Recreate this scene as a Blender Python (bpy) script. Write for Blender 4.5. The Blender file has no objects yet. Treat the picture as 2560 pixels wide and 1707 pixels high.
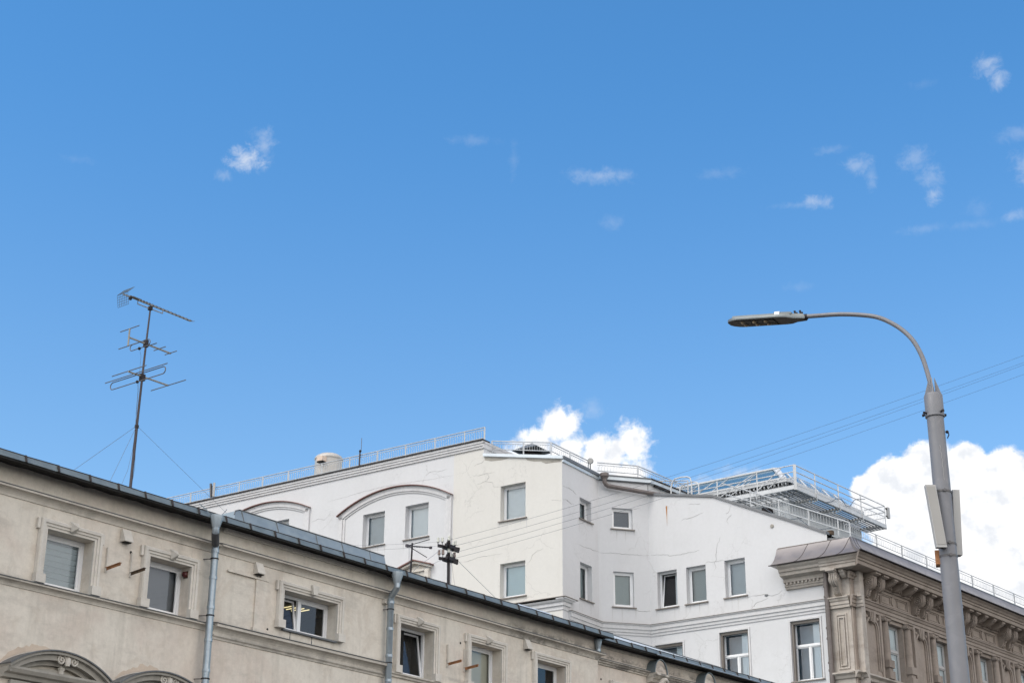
import bpy, bmesh, math, random
from mathutils import Vector, Quaternion
random.seed(7)
R = math.radians
C = bpy.context.scene.collection
scene = bpy.context.scene

# ------------------------------------------------------------------ helpers
class Frame:
    """A vertical facade plane: u runs along the wall, n points out of it, z is height."""
    def __init__(s, o, u, n):
        s.o = Vector((o[0], o[1], 0)); s.u = Vector((u[0], u[1], 0)); s.n = Vector((n[0], n[1], 0))
    def P(s, u, n, z):
        v = s.o + s.u * u + s.n * n
        return Vector((v.x, v.y, z))
    def shift(s, u=0, n=0):
        return Frame(s.o + s.u * u + s.n * n, s.u, s.n)

class MB:
    def __init__(s):
        s.v = []; s.f = []
    def add(s, vs, fs):
        b = len(s.v); s.v += [Vector(p) for p in vs]; s.f += [[b + i for i in f] for f in fs]; return s
    def poly(s, *p): return s.add(p, [list(range(len(p)))])
    def box(s, F, u0, u1, n0, n1, z0, z1):
        p = [F.P(u, n, z) for z in (z0, z1) for n in (n0, n1) for u in (u0, u1)]
        return s.add(p, [(0,1,3,2),(4,6,7,5),(0,4,5,1),(2,3,7,6),(0,2,6,4),(1,5,7,3)])
    def prof(s, F, pts, u0, u1, m0=0, m1=0, cap=True):
        """profile [(n,z)] extruded along u; m = mitre factor at either end"""
        k = len(pts)
        p = [F.P(u0 - m0 * n, n, z) for n, z in pts] + [F.P(u1 + m1 * n, n, z) for n, z in pts]
        fs = [(i, (i+1) % k, k + (i+1) % k, k + i) for i in range(k)]
        if cap: fs += [list(range(k)), list(range(2*k-1, k-1, -1))]
        return s.add(p, fs)
    def slab(s, F, pts, n0, n1):
        """polygon [(u,z)] given thickness from n0 to n1"""
        k = len(pts)
        p = [F.P(u, n0, z) for u, z in pts] + [F.P(u, n1, z) for u, z in pts]
        return s.add(p, [(i, (i+1) % k, k + (i+1) % k, k + i) for i in range(k)] + [list(range(k)), list(range(2*k-1, k-1, -1))])
    def tube(s, pts, r, seg=8, cap=True):
        pts = [Vector(p) for p in pts]; n = len(pts)
        rs = r if isinstance(r, (list, tuple)) else [r] * n
        T = []
        for i in range(n):
            a = pts[max(0, i-1)]; b = pts[min(n-1, i+1)]
            T.append((b - a).normalized())
        x = T[0].orthogonal().normalized()
        vs = []
        for i in range(n):
            if i: x = (T[i-1].rotation_difference(T[i]) @ x)
            x = (x - T[i] * x.dot(T[i])).normalized(); y = T[i].cross(x)
            for k in range(seg):
                a = 2 * math.pi * k / seg
                vs.append(pts[i] + (x * math.cos(a) + y * math.sin(a)) * rs[i])
        fs = []
        for i in range(n-1):
            for k in range(seg):
                fs.append((i*seg+k, i*seg+(k+1) % seg, (i+1)*seg+(k+1) % seg, (i+1)*seg+k))
        if cap: fs += [list(range(seg-1, -1, -1)), [(n-1)*seg+k for k in range(seg)]]
        return s.add(vs, fs)
    def bar(s, a, b, w=.04, h=None):
        """square bar between two points"""
        a = Vector(a); b = Vector(b); t = (b - a).normalized(); h = h or w
        x = t.cross(Vector((0,0,1)))
        if x.length < .01: x = Vector((1,0,0))
        x.normalize(); y = x.cross(t)
        p = [q + x*sx*w/2 + y*sy*h/2 for q in (a, b) for sx, sy in ((-1,-1),(1,-1),(1,1),(-1,1))]
        return s.add(p, [(0,1,2,3),(7,6,5,4),(0,4,5,1),(1,5,6,2),(2,6,7,3),(3,7,4,0)])
    def lathe(s, c, prof, seg=20, axis=Vector((0,0,1)), cap=True):
        c = Vector(c); ax = axis.normalized(); x = ax.orthogonal().normalized(); y = ax.cross(x)
        vs = []
        for r, h in prof:
            for k in range(seg):
                a = 2*math.pi*k/seg
                vs.append(c + ax*h + (x*math.cos(a)+y*math.sin(a))*r)
        fs = []
        for i in range(len(prof)-1):
            for k in range(seg):
                fs.append((i*seg+k, i*seg+(k+1) % seg, (i+1)*seg+(k+1) % seg, (i+1)*seg+k))
        if cap: fs += [list(range(seg-1, -1, -1)), [(len(prof)-1)*seg+k for k in range(seg)]]
        return s.add(vs, fs)
    def ball(s, c, r, seg=8):
        return s.lathe(c, [(r*math.sin(math.pi*(i+.02)/(seg+.04)), -r*math.cos(math.pi*(i+.02)/(seg+.04))) for i in range(seg+1)], seg+2)
    def build(s, name, m, parent=None, smooth=0, label=None, fixn=True):
        me = bpy.data.meshes.new(name)
        off = parent_world(parent)
        bm = bmesh.new()
        vv = [bm.verts.new(p - off) for p in s.v]
        for f in s.f:
            try: bm.faces.new([vv[i] for i in f])
            except ValueError: pass
        if fixn: bmesh.ops.recalc_face_normals(bm, faces=bm.faces[:])
        bm.to_mesh(me); bm.free()
        me.materials.append(m)
        if smooth:
            me.shade_smooth(); me.set_sharp_from_angle(angle=R(smooth))
        o = bpy.data.objects.new(name, me); C.objects.link(o)
        if parent is not None: o.parent = parent
        if label: o['label'] = label
        return o

def parent_world(p):
    v = Vector((0,0,0))
    while p is not None:
        v = v + p.location; p = p.parent
    return v

def thing(name, loc, label, cat, group=None):
    o = bpy.data.objects.new(name, None); C.objects.link(o)
    o.empty_display_size = .3
    o.location = loc; o['label'] = label; o['category'] = cat
    if group: o['group'] = group
    return o
def tag(o, label, cat, group=None):
    o['label'] = label; o['category'] = cat
    if group: o['group'] = group
    return o
def struct(o):
    o['kind'] = 'structure'; return o

def wall(mb, F, u0, u1, zb, top, holes=(), rev=.25, back=.5, caps=True):
    """wall sheet with real openings; top is a height or a polyline [(u,z)]"""
    if not isinstance(top, (list, tuple)): top = [(u0, top), (u1, top)]
    def tz(u):
        if u <= top[0][0]: return top[0][1]
        for (a, za), (b, zb_) in zip(top, top[1:]):
            if u <= b: return za + (zb_ - za) * (u - a) / (b - a)
        return top[-1][1]
    br = sorted({round(x, 4) for x in [u0, u1] + [t[0] for t in top if u0 < t[0] < u1] + [h[i] for h in holes for i in (0, 1)]})
    for a, b in zip(br, br[1:]):
        m = (a + b) / 2
        zs = [zb]
        for h in sorted([h for h in holes if h[0] < m < h[1]], key=lambda h: h[2]): zs += [h[2], h[3]]
        for i in range(0, len(zs), 2):
            if i + 1 < len(zs): mb.poly(F.P(a,0,zs[i]), F.P(b,0,zs[i]), F.P(b,0,zs[i+1]), F.P(a,0,zs[i+1]))
            else: mb.poly(F.P(a,0,zs[i]), F.P(b,0,zs[i]), F.P(b,0,tz(b)), F.P(a,0,tz(a)))
        mb.poly(F.P(a,0,tz(a)), F.P(b,0,tz(b)), F.P(b,-back,tz(b)), F.P(a,-back,tz(a)))
    for h in holes:
        a, b, c, d = h[:4]
        for p, q in (((a,c),(b,c)),((b,c),(b,d)),((b,d),(a,d)),((a,d),(a,c))):
            mb.poly(F.P(p[0],0,p[1]), F.P(q[0],0,q[1]), F.P(q[0],-rev,q[1]), F.P(p[0],-rev,p[1]))
    for u in ((u0, u1) if caps else ()):
        mb.poly(F.P(u,0,zb), F.P(u,-back,zb), F.P(u,-back,tz(u)), F.P(u,0,tz(u)))
    return mb

# ------------------------------------------------------------------ materials
class NT:
    def __init__(s, tree): s.t = tree; s.L = tree.links
    def n(s, kind, **kw):
        x = s.t.nodes.new('ShaderNode' + kind)
        for k, v in kw.items():
            if k == 'op': x.operation = v
            elif k == 'bt': x.blend_type = v
            elif k.startswith('_'): setattr(x, k[1:], v)
        return x
    def set(s, sock, v):
        if v is None: return
        if hasattr(v, 'is_linked') or isinstance(v, bpy.types.NodeSocket): s.L.new(v, sock)
        else: sock.default_value = v
    def math(s, op, a, b=None, c=None, clamp=False):
        x = s.n('Math', op=op); x.use_clamp = clamp
        s.set(x.inputs[0], a); s.set(x.inputs[1], b); s.set(x.inputs[2], c); return x.outputs[0]
    def vmath(s, op, a, b=None, out=0):
        x = s.n('VectorMath', op=op); s.set(x.inputs[0], a)
        if b is not None: s.set(x.inputs[1], b)
        return x.outputs[out]
    def noise(s, vec, scale, detail=4, rough=.55, dist=0):
        x = s.n('TexNoise'); s.set(x.inputs['Vector'], vec); x.inputs['Scale'].default_value = scale
        x.inputs['Detail'].default_value = detail; x.inputs['Roughness'].default_value = rough
        x.inputs['Distortion'].default_value = dist
        return x.outputs['Fac'], x.outputs['Color']
    def ss(s, v, a, b, lo=0., hi=1.):
        x = s.n('MapRange'); x.interpolation_type = 'SMOOTHSTEP'
        s.set(x.inputs[0], v); x.inputs[1].default_value = a; x.inputs[2].default_value = b
        x.inputs[3].default_value = lo; x.inputs[4].default_value = hi; return x.outputs[0]
    def mix(s, f, a, b, bt='MIX'):
        x = s.n('Mix'); x.data_type = 'RGBA'; x.blend_type = bt
        s.set(x.inputs[0], f); s.set(x.inputs[6], a); s.set(x.inputs[7], b); return x.outputs[2]

def rgb(r, g, b): return (r, g, b, 1)

def newmat(name):
    m = bpy.data.materials.new(name); m.use_nodes = True
    t = NT(m.node_tree); b = m.node_tree.nodes['Principled BSDF']
    return m, t, b

def plaster(name, base, stain, stain_amt=.5, streak=(0,0,0), streak_amt=.0, rough=.9, crack=0., bump=.25, patch_scale=.45, grime=None, fine=1., mould=None):
    m, t, b = newmat(name)
    pos = t.n('NewGeometry').outputs['Position']
    n1, c1 = t.noise(pos, patch_scale, 7, .6, .6)
    f1 = t.math('MULTIPLY', t.ss(n1, .44, .68), stain_amt)
    col = t.mix(f1, rgb(*base), rgb(*stain))
    sv = t.vmath('MULTIPLY', pos, (1.6, 1.6, .16))
    n2, _ = t.noise(sv, 1.5, 6, .65)
    if streak_amt:
        col = t.mix(t.math('MULTIPLY', t.ss(n2, .5, .74), streak_amt), col, rgb(*streak))
    if grime:   # patches of dark mould with their own shape
        gv = t.vmath('MULTIPLY', pos, (1, 1, 3.))
        n5, _ = t.noise(gv, .55, 9, .72)
        col = t.mix(t.math('MULTIPLY', t.ss(n5, .50, .66), grime[1]), col, rgb(*grime[0]))
    if patch_scale < .5 and fine == 1.:
        n7, _ = t.noise(pos, 1.5, 8, .7, .8)
        col = t.mix(t.math('MULTIPLY', t.ss(n7, .49, .64), .5), col, rgb(base[0]*.80, base[1]*.76, base[2]*.73))
        n8, _ = t.noise(t.vmath('MULTIPLY', pos, (5, 5, .35)), 1.2, 5, .7)
        col = t.mix(t.math('MULTIPLY', t.ss(n8, .54, .70), .22), col, rgb(base[0]*.62, base[1]*.62, base[2]*.62))
    if mould:   # black mould spreading from the damp end of the front: (origin, u, band z0, z1, u0, u1)
        o_, u_, bands = mould
        du = t.vmath('DOT_PRODUCT', t.vmath('SUBTRACT', pos, o_), u_, out=1)
        sz = t.n('SeparateXYZ'); t.L.new(pos, sz.inputs[0])
        n9, _ = t.noise(t.vmath('MULTIPLY', pos, (1, 1, 2.2)), 2.1, 10, .75, .3)
        for (z0, z1, ua_, ub_, am) in bands:
            zz = t.math('MULTIPLY', t.ss(sz.outputs[2], z0-.03, z0+.02), t.ss(sz.outputs[2], z0+.03, z1, 1, 0))
            mk = t.math('MULTIPLY', t.math("MULTIPLY", zz, t.ss(du, ua_, ub_)), t.ss(n9, .40, .60))
            col = t.mix(t.math('MULTIPLY', mk, am), col, rgb(.14,.13,.12))
    n3, _ = t.noise(pos, 9, 6, .7)
    n3b, _ = t.noise(pos, 55, 3, .6)
    v = t.math('ADD', t.ss(n3, .25, .75, 1-.07*fine, 1+.06*fine), t.ss(n3b, .2, .8, -.03*fine, .03*fine))
    col = t.mix(1., col, v, 'MULTIPLY')
    if crack:
        nd, cd = t.noise(pos, 1.6, 5, .6)
        w = t.vmath('ADD', pos, t.vmath('SCALE', t.vmath('SUBTRACT', cd, (.5,.5,.5)), None))
        w.node.inputs[1].default_value = (0,0,0)
        sc = w.node.inputs[1].links[0].from_node; sc.inputs['Scale'].default_value = .9
        vo = t.n('TexVoronoi'); vo.feature = 'DISTANCE_TO_EDGE'; t.set(vo.inputs['Vector'], w); vo.inputs['Scale'].default_value = .62
        vo2 = t.n('TexVoronoi'); vo2.feature = 'DISTANCE_TO_EDGE'; t.set(vo2.inputs['Vector'], w); vo2.inputs['Scale'].default_value = 2.3
        n4, _ = t.noise(pos, .38, 3, .5)
        n6, _ = t.noise(pos, .6, 3, .5, .3)
        k1 = t.math('MULTIPLY', t.ss(vo.outputs['Distance'], .0, .016, 1, 0), t.ss(n4, .50, .60))
        k2 = t.math('MULTIPLY', t.ss(vo2.outputs['Distance'], .0, .035, 1, 0), t.ss(n6, .56, .66))
        k = t.math('MULTIPLY', t.math('MAXIMUM', k1, t.math('MULTIPLY', k2, .8)), crack)
        col = t.mix(k, col, rgb(.26,.25,.24))
    t.L.new(col, b.inputs['Base Color'])
    b.inputs['Roughness'].default_value = rough
    b.inputs['Specular IOR Level'].default_value = .2
    bp = t.n('Bump'); bp.inputs['Strength'].default_value = bump; bp.inputs['Distance'].default_value = .02
    hb, _ = t.noise(pos, 14, 8, .65)
    t.L.new(hb, bp.inputs['Height']); t.L.new(bp.outputs[0], b.inputs['Normal'])
    return m

def paint(name, base, rough=.45, metal=0., var=.12, var2=None, amt=0., scale=2.5, bump=0.):
    m, t, b = newmat(name)
    pos = t.n('NewGeometry').outputs['Position']
    n1, _ = t.noise(pos, scale, 6, .65)
    col = t.mix(1., rgb(*base), t.ss(n1, .25, .75, 1-var, 1+var), 'MULTIPLY')
    if var2:
        n2, _ = t.noise(pos, scale*2.1, 8, .7, .5)
        col = t.mix(t.math('MULTIPLY', t.ss(n2, .5, .66), amt), col, rgb(*var2))
    t.L.new(col, b.inputs['Base Color'])
    b.inputs['Metallic'].default_value = metal
    n3, _ = t.noise(pos, scale*4, 4, .6)
    t.L.new(t.ss(n3, .2, .8, max(.05, rough-.1), min(1, rough+.12)), b.inputs['Roughness'])
    if bump:
        bp = t.n('Bump'); bp.inputs['Strength'].default_value = bump; bp.inputs['Distance'].default_value = .03
        hb, _ = t.noise(pos, scale*1.2, 5, .6)
        t.L.new(hb, bp.inputs['Height']); t.L.new(bp.outputs[0], b.inputs['Normal'])
    return m

def glass_mat(name, tint=(.93,.95,.95), fac=1.0):
    m = bpy.data.materials.new(name); m.use_nodes = True
    t = NT(m.node_tree); nodes = m.node_tree.nodes
    nodes.remove(nodes['Principled BSDF'])
    out = nodes['Material Output']
    tr = t.n('BsdfTransparent'); tr.inputs[0].default_value = rgb(*tint)
    gl = t.n('BsdfGlossy'); gl.inputs['Roughness'].default_value = .02; gl.inputs['Color'].default_value = rgb(.95,.97,1)
    fr = t.n('Fresnel'); fr.inputs['IOR'].default_value = 1.6
    pos = t.n('NewGeometry').outputs['Position']
    nz, _ = t.noise(pos, 1.1, 2, .4)
    bp = t.n('Bump'); bp.inputs['Strength'].default_value = .05; bp.inputs['Distance'].default_value = .05
    t.L.new(nz, bp.inputs['Height']); t.L.new(bp.outputs[0], gl.inputs['Normal'])
    mx = t.n('MixShader'); t.L.new(t.math('MULTIPLY', fr.outputs[0], fac, clamp=True), mx.inputs[0])
    t.L.new(tr.outputs[0], mx.inputs[1]); t.L.new(gl.outputs[0], mx.inputs[2])
    t.L.new(mx.outputs[0], out.inputs['Surface'])
    return m

def emis(name, col, s):
    m, t, b = newmat(name)
    b.inputs['Base Color'].default_value = rgb(.8,.8,.8)
    b.inputs['Emission Color'].default_value = rgb(*col); b.inputs['Emission Strength'].default_value = s
    return m

M = {}
M['beige'] = plaster('beige_plaster', (.64,.59,.515), (.555,.475,.41), .8, (.42,.385,.33), .55, grime=((.36,.33,.29),.35), bump=.12, mould=((-6.05976,32.59510,0),(.612355,.790583,0),[(10.33,10.56,7.5,10.5,.75),(8.68,8.80,-6,-5,.3),(10.23,10.45,13.9,14.3,.5)]))
M['beige_trim'] = plaster('beige_trim_plaster', (.55,.51,.45), (.42,.385,.335), .5, (.33,.305,.27), .4, patch_scale=1.3, grime=((.17,.16,.145),.45), bump=.12, mould=((-6.05976,32.59510,0),(.612355,.790583,0),[(10.10,10.36,8.5,10.5,.8),(8.36,8.72,.2,.8,.45),(10.05,10.27,13.8,14.2,.7)]))
M['beige_frame'] = plaster('pale_moulding_plaster', (.60,.565,.51), (.53,.485,.43), .5, (.42,.39,.35), .35, patch_scale=1.5, grime=((.32,.29,.26),.3), bump=.12)
M['pediment'] = plaster('grey_pediment_plaster', (.34,.32,.285), (.27,.25,.22), .5, (.20,.19,.17), .4, patch_scale=1.6)
M['white'] = plaster('white_wall_paint', (.585,.585,.595), (.54,.538,.545), .5, (.51,.505,.50), .22, crack=.28, bump=.03, fine=.35)
M['cream'] = plaster('cream_wall_paint', (.605,.588,.555), (.57,.55,.515), .45, (.54,.52,.48), .2, crack=.28, bump=.03, fine=.35)
M['whitetrim'] = plaster('white_trim_paint', (.58,.575,.58), (.52,.51,.51), .5, (.45,.435,.425), .3, bump=.04, patch_scale=1.2)
M['stone'] = plaster('brown_stone', (.30,.255,.22), (.235,.195,.165), .65, (.175,.145,.125), .5, bump=.4, patch_scale=1.1, grime=((.17,.14,.12),.45))
M['stone_lit'] = plaster('lit_weathered_stone', (.43,.39,.35), (.32,.28,.24), .65, (.21,.185,.16), .55, bump=.4, patch_scale=1.4, grime=((.20,.165,.14),.5))  # brown stone again, made paler for the stronger light on left-facing faces
M['zinc'] = paint('zinc_sheet', (.165,.20,.215), .45, .3, .18, (.115,.145,.16), .6, 1.3, .25)
M['zinc_light'] = paint('pale_zinc_sheet', (.27,.315,.335), .42, .4, .10, (.21,.25,.27), .5, 1.2, .25)
M['galv'] = paint('galvanised_pipe', (.33,.38,.42), .42, .6, .06, (.23,.27,.30), .4, 2)
M['pipewrap'] = paint('dark_pipe_wrap', (.075,.08,.09), .5, .2, .1)
M['seam'] = paint('dark_seam', (.028,.021,.02), .7)
M['soffit'] = paint('shade_black_soffit', (.013,.012,.011), .85, 0, .25)  # near-black holds the deep shade under the eaves as well as dirt
M['flash'] = paint('grey_flashing', (.12,.125,.13), .6, .2, .2)
M['browntin'] = paint('brown_roof_sheet', (.20,.18,.178), .36, .25, .12, (.165,.145,.14), .55, 1.0, .25)
M['redtin'] = paint('red_brown_sheet', (.17,.085,.07), .6, .1, .2)
M['greytin'] = paint('dark_grey_coping', (.15,.155,.165), .5, .3, .15)
M['palecoping'] = paint('pale_blue_coping', (.55,.60,.64), .45, .3, .08)
M['brownpipe'] = paint('brown_pipe_paint', (.125,.105,.098), .45, .1, .12, (.17,.15,.14), .4, 5)
M['pvc'] = paint('white_pvc', (.72,.725,.735), .35, 0, .03)
M['pvc_old'] = paint('aged_window_paint', (.42,.42,.42), .45, 0, .08)
M['sill'] = paint('taupe_sill', (.20,.175,.155), .55, .1, .1)
M['glass'] = glass_mat('window_glass')
M['glass_strong'] = glass_mat('reflective_glass', (.86,.90,.92), 1.3)
M['blind_grey'] = paint('grey_blue_blind', (.46,.525,.56), .8, 0, .05)
M['blind_navy'] = paint('dark_blue_blind', (.085,.115,.155), .8, 0, .05)
M['blind_slate'] = paint('slate_blind', (.17,.185,.21), .8, 0, .06)
M['blind_cyan'] = paint('pale_cyan_blind', (.60,.74,.78), .85, 0, .03)
M['blind_teal'] = paint('grey_teal_blind', (.27,.345,.36), .85, 0, .03)
M['blind_green'] = paint('olive_blind', (.47,.465,.39), .85, 0, .04)
M['blind_pale'] = paint('pale_blind', (.80,.845,.865), .85, 0, .03)
M['room'] = paint('dim_room', (.055,.055,.055), .95, 0, .1)
M['room_skytint'] = paint('sky_tinted_room', (.34,.41,.47), .95, 0, .1)  # blue put in the room colour as sky reflected in the panes
M['roomgrey'] = paint('grey_room', (.16,.175,.195), .95, 0, .1)
M['curtain'] = paint('dark_curtain', (.055,.052,.05), .9, 0, .5, (.14,.135,.13), .5, 3)
M['rust'] = paint('rusty_steel', (.33,.15,.065), .8, .2, .4, (.32,.26,.20), .5, 14)
M['rustdark'] = paint('dark_rusty_steel', (.07,.045,.03), .8, .2, .4, (.30,.20,.10), .6, 16)
M['iron'] = paint('black_iron', (.022,.018,.02), .6, .4, .2)
M['mast'] = paint('mast_steel', (.05,.042,.048), .5, .3, .15)
M['alu'] = paint('weathered_aluminium', (.24,.225,.19), .5, .5, .2, (.15,.12,.09), .5, 10)
M['rod'] = paint('dull_rod', (.12,.115,.115), .5, .5, .1)
M['wire'] = paint('dark_wire', (.10,.12,.15), .6, .2, .1)
M['mesh'] = paint('mesh_wire', (.07,.11,.16), .5, .4, .1)
M['railing'] = paint('white_railing_paint', (.44,.455,.47), .5, .1, .12, (.36,.36,.36), .5, 3)
M['grating'] = paint('grey_grating', (.33,.34,.35), .55, .4, .15)
M['galwhite'] = paint('gallery_white', (.52,.53,.54), .5, .05, .1, (.40,.405,.41), .5, 2)
M['siding'] = paint('penthouse_siding', (.52,.54,.56), .6, .05, .06)
M['lampgrey'] = paint('grey_lamp_paint', (.175,.177,.192), .5, .1, .06, (.205,.205,.22), .6, 3)
M['lamphead'] = paint('lamp_housing', (.165,.185,.19), .45, .3, .05)
M['lampunder'] = paint('lamp_underside', (.062,.056,.05), .55, .1, .2, (.09,.08,.065), .5, 20)
M['lampdark'] = paint('lamp_black', (.012,.012,.013), .5, .1, .1)
M['lens'] = paint('led_lens', (.40,.31,.20), .15, .2, .2)
M['label'] = paint('white_sticker', (.72,.72,.73), .5, 0, .02)
M['antbox'] = paint('antenna_box_plastic', (.31,.30,.285), .5, 0, .05)
M['antside'] = paint('antenna_box_side', (.38,.375,.365), .5, 0, .05)
M['porcelain'] = paint('white_porcelain', (.52,.52,.46), .25, 0, .08)
M['porcelain_br'] = paint('brown_porcelain', (.20,.15,.13), .3, 0, .15)
M['tank'] = paint('cream_tank_paint', (.43,.41,.385), .5, .1, .06, (.35,.325,.295), .45, 1.8)
M['tankbox'] = paint('salmon_box', (.60,.47,.38), .6, 0, .05)
M['tube'] = emis('ceiling_tube', (1,.84,.45), .55)
M['siren'] = paint('dark_red_plastic', (.07,.012,.012), .3, 0, .1)
M['asphalt'] = plaster('asphalt', (.055,.055,.057), (.04,.04,.04), .5)
M['paving'] = plaster('paving', (.30,.29,.27), (.24,.23,.21), .5)
M['wornplaster'] = plaster('worn_plaster', (.52,.43,.345), (.44,.36,.29), .6, patch_scale=2., bump=.2)
M['crackline'] = paint('crack_grey', (.30,.295,.29), .9, 0, .3)
M['streak'] = paint('rain_streak_grey', (.50,.495,.49), .9, 0, .08)
M['skyglass'] = None
M['carved'] = plaster('carved_stone', (.45,.42,.375), (.36,.32,.28), .5, (.25,.22,.2), .3, patch_scale=3)

# blue sloped roof glazing
def _roofglass():
    m, t, b = newmat('roof_glazing')
    b.inputs['Base Color'].default_value = rgb(.06,.125,.18); b.inputs['Roughness'].default_value = .18
    b.inputs['Specular IOR Level'].default_value = .45
    return m
M['skyglass'] = _roofglass()

# ------------------------------------------------------------------ frames of the facades
BE = Frame((-6.05976, 32.59510), (.612355, .790583), (.790583, -.612355))
DE = Frame((10.73247, 54.27476), (-.795156, .606405), (-.606405, -.795156))
EE = Frame((10.73247, 54.27476), (.645458, .763796), (.763796, -.645458)).shift(0, .78)
CE = Frame((5.06084, 58.60007), (.970296, .241922), (.241922, -.970296))
BB = Frame((3.19226, 58.13419), (.544639, .838671), (.838671, -.544639))
AE = Frame((1.81199, 56.00875), (-.819552, .573004), (-.573004, -.819552))
S4 = Frame((2.13186, 43.57918), (.64011, .768284), (.768284, -.64011))

# ------------------------------------------------------------------ setting
g = MB(); g.poly((-900,-900,-.02),(900,-900,-.02),(900,900,-.02),(-900,900,-.02))
struct(g.build('ground', M['asphalt']))
p = MB(); p.box(BE, -60, 60, .0, 3.2, -.02, .12); struct(p.build('pavement', M['paving']))

# ------------------------------------------------------------------ windows
def window(F, root, u0, u1, z0, z1, rev=.25, fw=.06, back=None, backmat=None, bd=.10, sill=True, mull=None, transom=None,
           low_mull=None, glass='glass', room=True, roommat='room', roomd=1.6, sillmat='sill', tilt=None, framemat='pvc', sl=.07, lab=None, sillpro=.07):
    """frame, panes, blind and dark room of one window set back by rev in its opening"""
    n0 = -rev
    f = MB()
    def rect(a, b, c, d, w, na, nb):
        f.box(F, a, b, na, nb, c, c+w); f.box(F, a, b, na, nb, d-w, d)
        f.box(F, a, a+w, na, nb, c+w, d-w); f.box(F, b-w, b, na, nb, c+w, d-w)
    panes = []
    cols = [u0, u1] if mull is None else [u0, mull, u1]
    rect(u0+.002, u1-.002, z0+.002, z1-.002, fw, n0-.06, n0+.0)
    if transom:
        f.box(F, u0+fw, u1-fw, n0-.06, n0+.012, transom-fw*.55, transom+fw*.55)
    if mull and tilt is None:
        f.box(F, mull-fw*.55, mull+fw*.55, n0-.058, n0+.004, z0+fw, z1-fw)
    if low_mull:
        f.box(F, low_mull-fw*.5, low_mull+fw*.5, n0-.058, n0+.004, z0+fw, (transom or z1)-fw*.5)
    w = f.build('window', M[framemat], root, label=lab)
    s2 = fw*.75
    def sash(a, b, c, d, tl=0):
        """inner sash ring; tl tips the top of it inwards"""
        q = MB()
        def pt(u, n, z): return F.P(u, n - tl*(z-c), z)
        for (ua, ub, za, zb) in ((a,b,c,c+s2),(a,b,d-s2,d),(a,a+s2,c+s2,d-s2),(b-s2,b,c+s2,d-s2)):
            ps = [pt(u, n, z) for z in (za, zb) for n in (n0-.05, n0-.014) for u in (ua, ub)]
            q.add(ps, [(0,1,3,2),(4,6,7,5),(0,4,5,1),(2,3,7,6),(0,2,6,4),(1,5,7,3)])
        q.build('sash', M[framemat], w)
        g = MB(); ps = [pt(a+s2, n0-.032, c+s2), pt(b-s2, n0-.032, c+s2), pt(b-s2, n0-.032, d-s2), pt(a+s2, n0-.032, d-s2)]
        if F.u.cross(Vector((0,0,1))).dot(F.n) < 0: ps.reverse()   # panes face outwards
        g.poly(*ps)
        g.build('pane', M[glass], w, fixn=False)
    a, b, c, d = u0+fw, u1-fw, z0+fw, z1-fw
    if tilt == 'all': sash(a, b, c, d, .13)
    elif tilt == 'near':
        sash(a, mull-fw*.6, c, d, .16)
        f2 = MB(); f2.box(F, mull-fw*.6, mull+fw*.6, n0-.058, n0+.004, c, d); f2.build('mullion', M[framemat], w)
        sash(mull+fw*.6, b, c, d)
    else:
        zz = [(c, d)] if not transom else [(c, transom-fw*.55), (transom+fw*.55, d)]
        for k, (za, zb) in enumerate(zz):
            if low_mull and k == 0: uu = [(a, low_mull-fw*.5), (low_mull+fw*.5, b)]
            elif mull: uu = [(a, mull-fw*.55), (mull+fw*.55, b)]
            else: uu = [(a, b)]
            for ua, ub in uu: sash(ua, ub, za, zb)
    if back:
        h = MB(); nb = n0 - bd
        if back == 'pleat':
            z = z0+.02; top = z1-.02; pts = []; k = 0
            N = 9; st = (top-z)/N
            for i in range(N):
                h.add([F.P(u0+.02, nb-.05, z+i*st), F.P(u1-.07, nb-.05, z+i*st), F.P(u1-.07, nb, z+i*st+st*.72), F.P(u0+.02, nb, z+i*st+st*.72)], [(0,1,2,3)])
                h.add([F.P(u0+.02, nb, z+i*st+st*.72), F.P(u1-.07, nb, z+i*st+st*.72), F.P(u1-.07, nb-.06, z+i*st+st), F.P(u0+.02, nb-.06, z+i*st+st)], [(0,1,2,3)])
            h.build('blind', M[backmat], w, fixn=False)
        elif back == 'full':
            h.box(F, u0+.01, u1-.01, nb-.01, nb, z0+.01, z1-.01); h.build('blind', M[backmat], w)
        elif back == 'part':
            h.box(F, u0+.01, u0+(u1-u0)*.40, nb-.01, nb, z0+.01, z1-.01); h.build('curtain', M[backmat], w)
        elif back == 'farpart':
            h.box(F, u0+(u1-u0)*.52, u1-.01, nb-.01, nb, z0+.01, z1-.01); h.build('curtain', M[backmat], w)
        elif back == 'folds':
            N = 22
            for i in range(N):
                ua = u0+.02+(u1-u0-.04)*i/N; ub = u0+.02+(u1-u0-.04)*(i+1)/N
                h.poly(F.P(ua, nb-(.09 if i % 2 else 0), z0+.01), F.P(ub, nb-(0 if i % 2 else .09), z0+.01), F.P(ub, nb-(0 if i % 2 else .09), z1-.01), F.P(ua, nb-(.09 if i % 2 else 0), z1-.01))
            h.build('curtain', M[backmat], w, fixn=False)
    if room:
        q = MB(); n1 = n0-.065; n2 = n0-roomd; e = .002
        a, b, c, d = u0+e, u1-e, z0+e, z1-e
        if roomd > 2: a, b, c, d = u0-.4, u1+2.6, z0-.7, 10.3
        q.poly(F.P(a,n2,c),F.P(b,n2,c),F.P(b,n2,d),F.P(a,n2,d))
        for (p1, p2) in (((a,c),(b,c)),((b,c),(b,d)),((b,d),(a,d)),((a,d),(a,c))):
            q.poly(F.P(p1[0],n1,p1[1]),F.P(p2[0],n1,p2[1]),F.P(p2[0],n2,p2[1]),F.P(p1[0],n2,p1[1]))
        q.build('interior', M[roommat], w, fixn=False)
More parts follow.
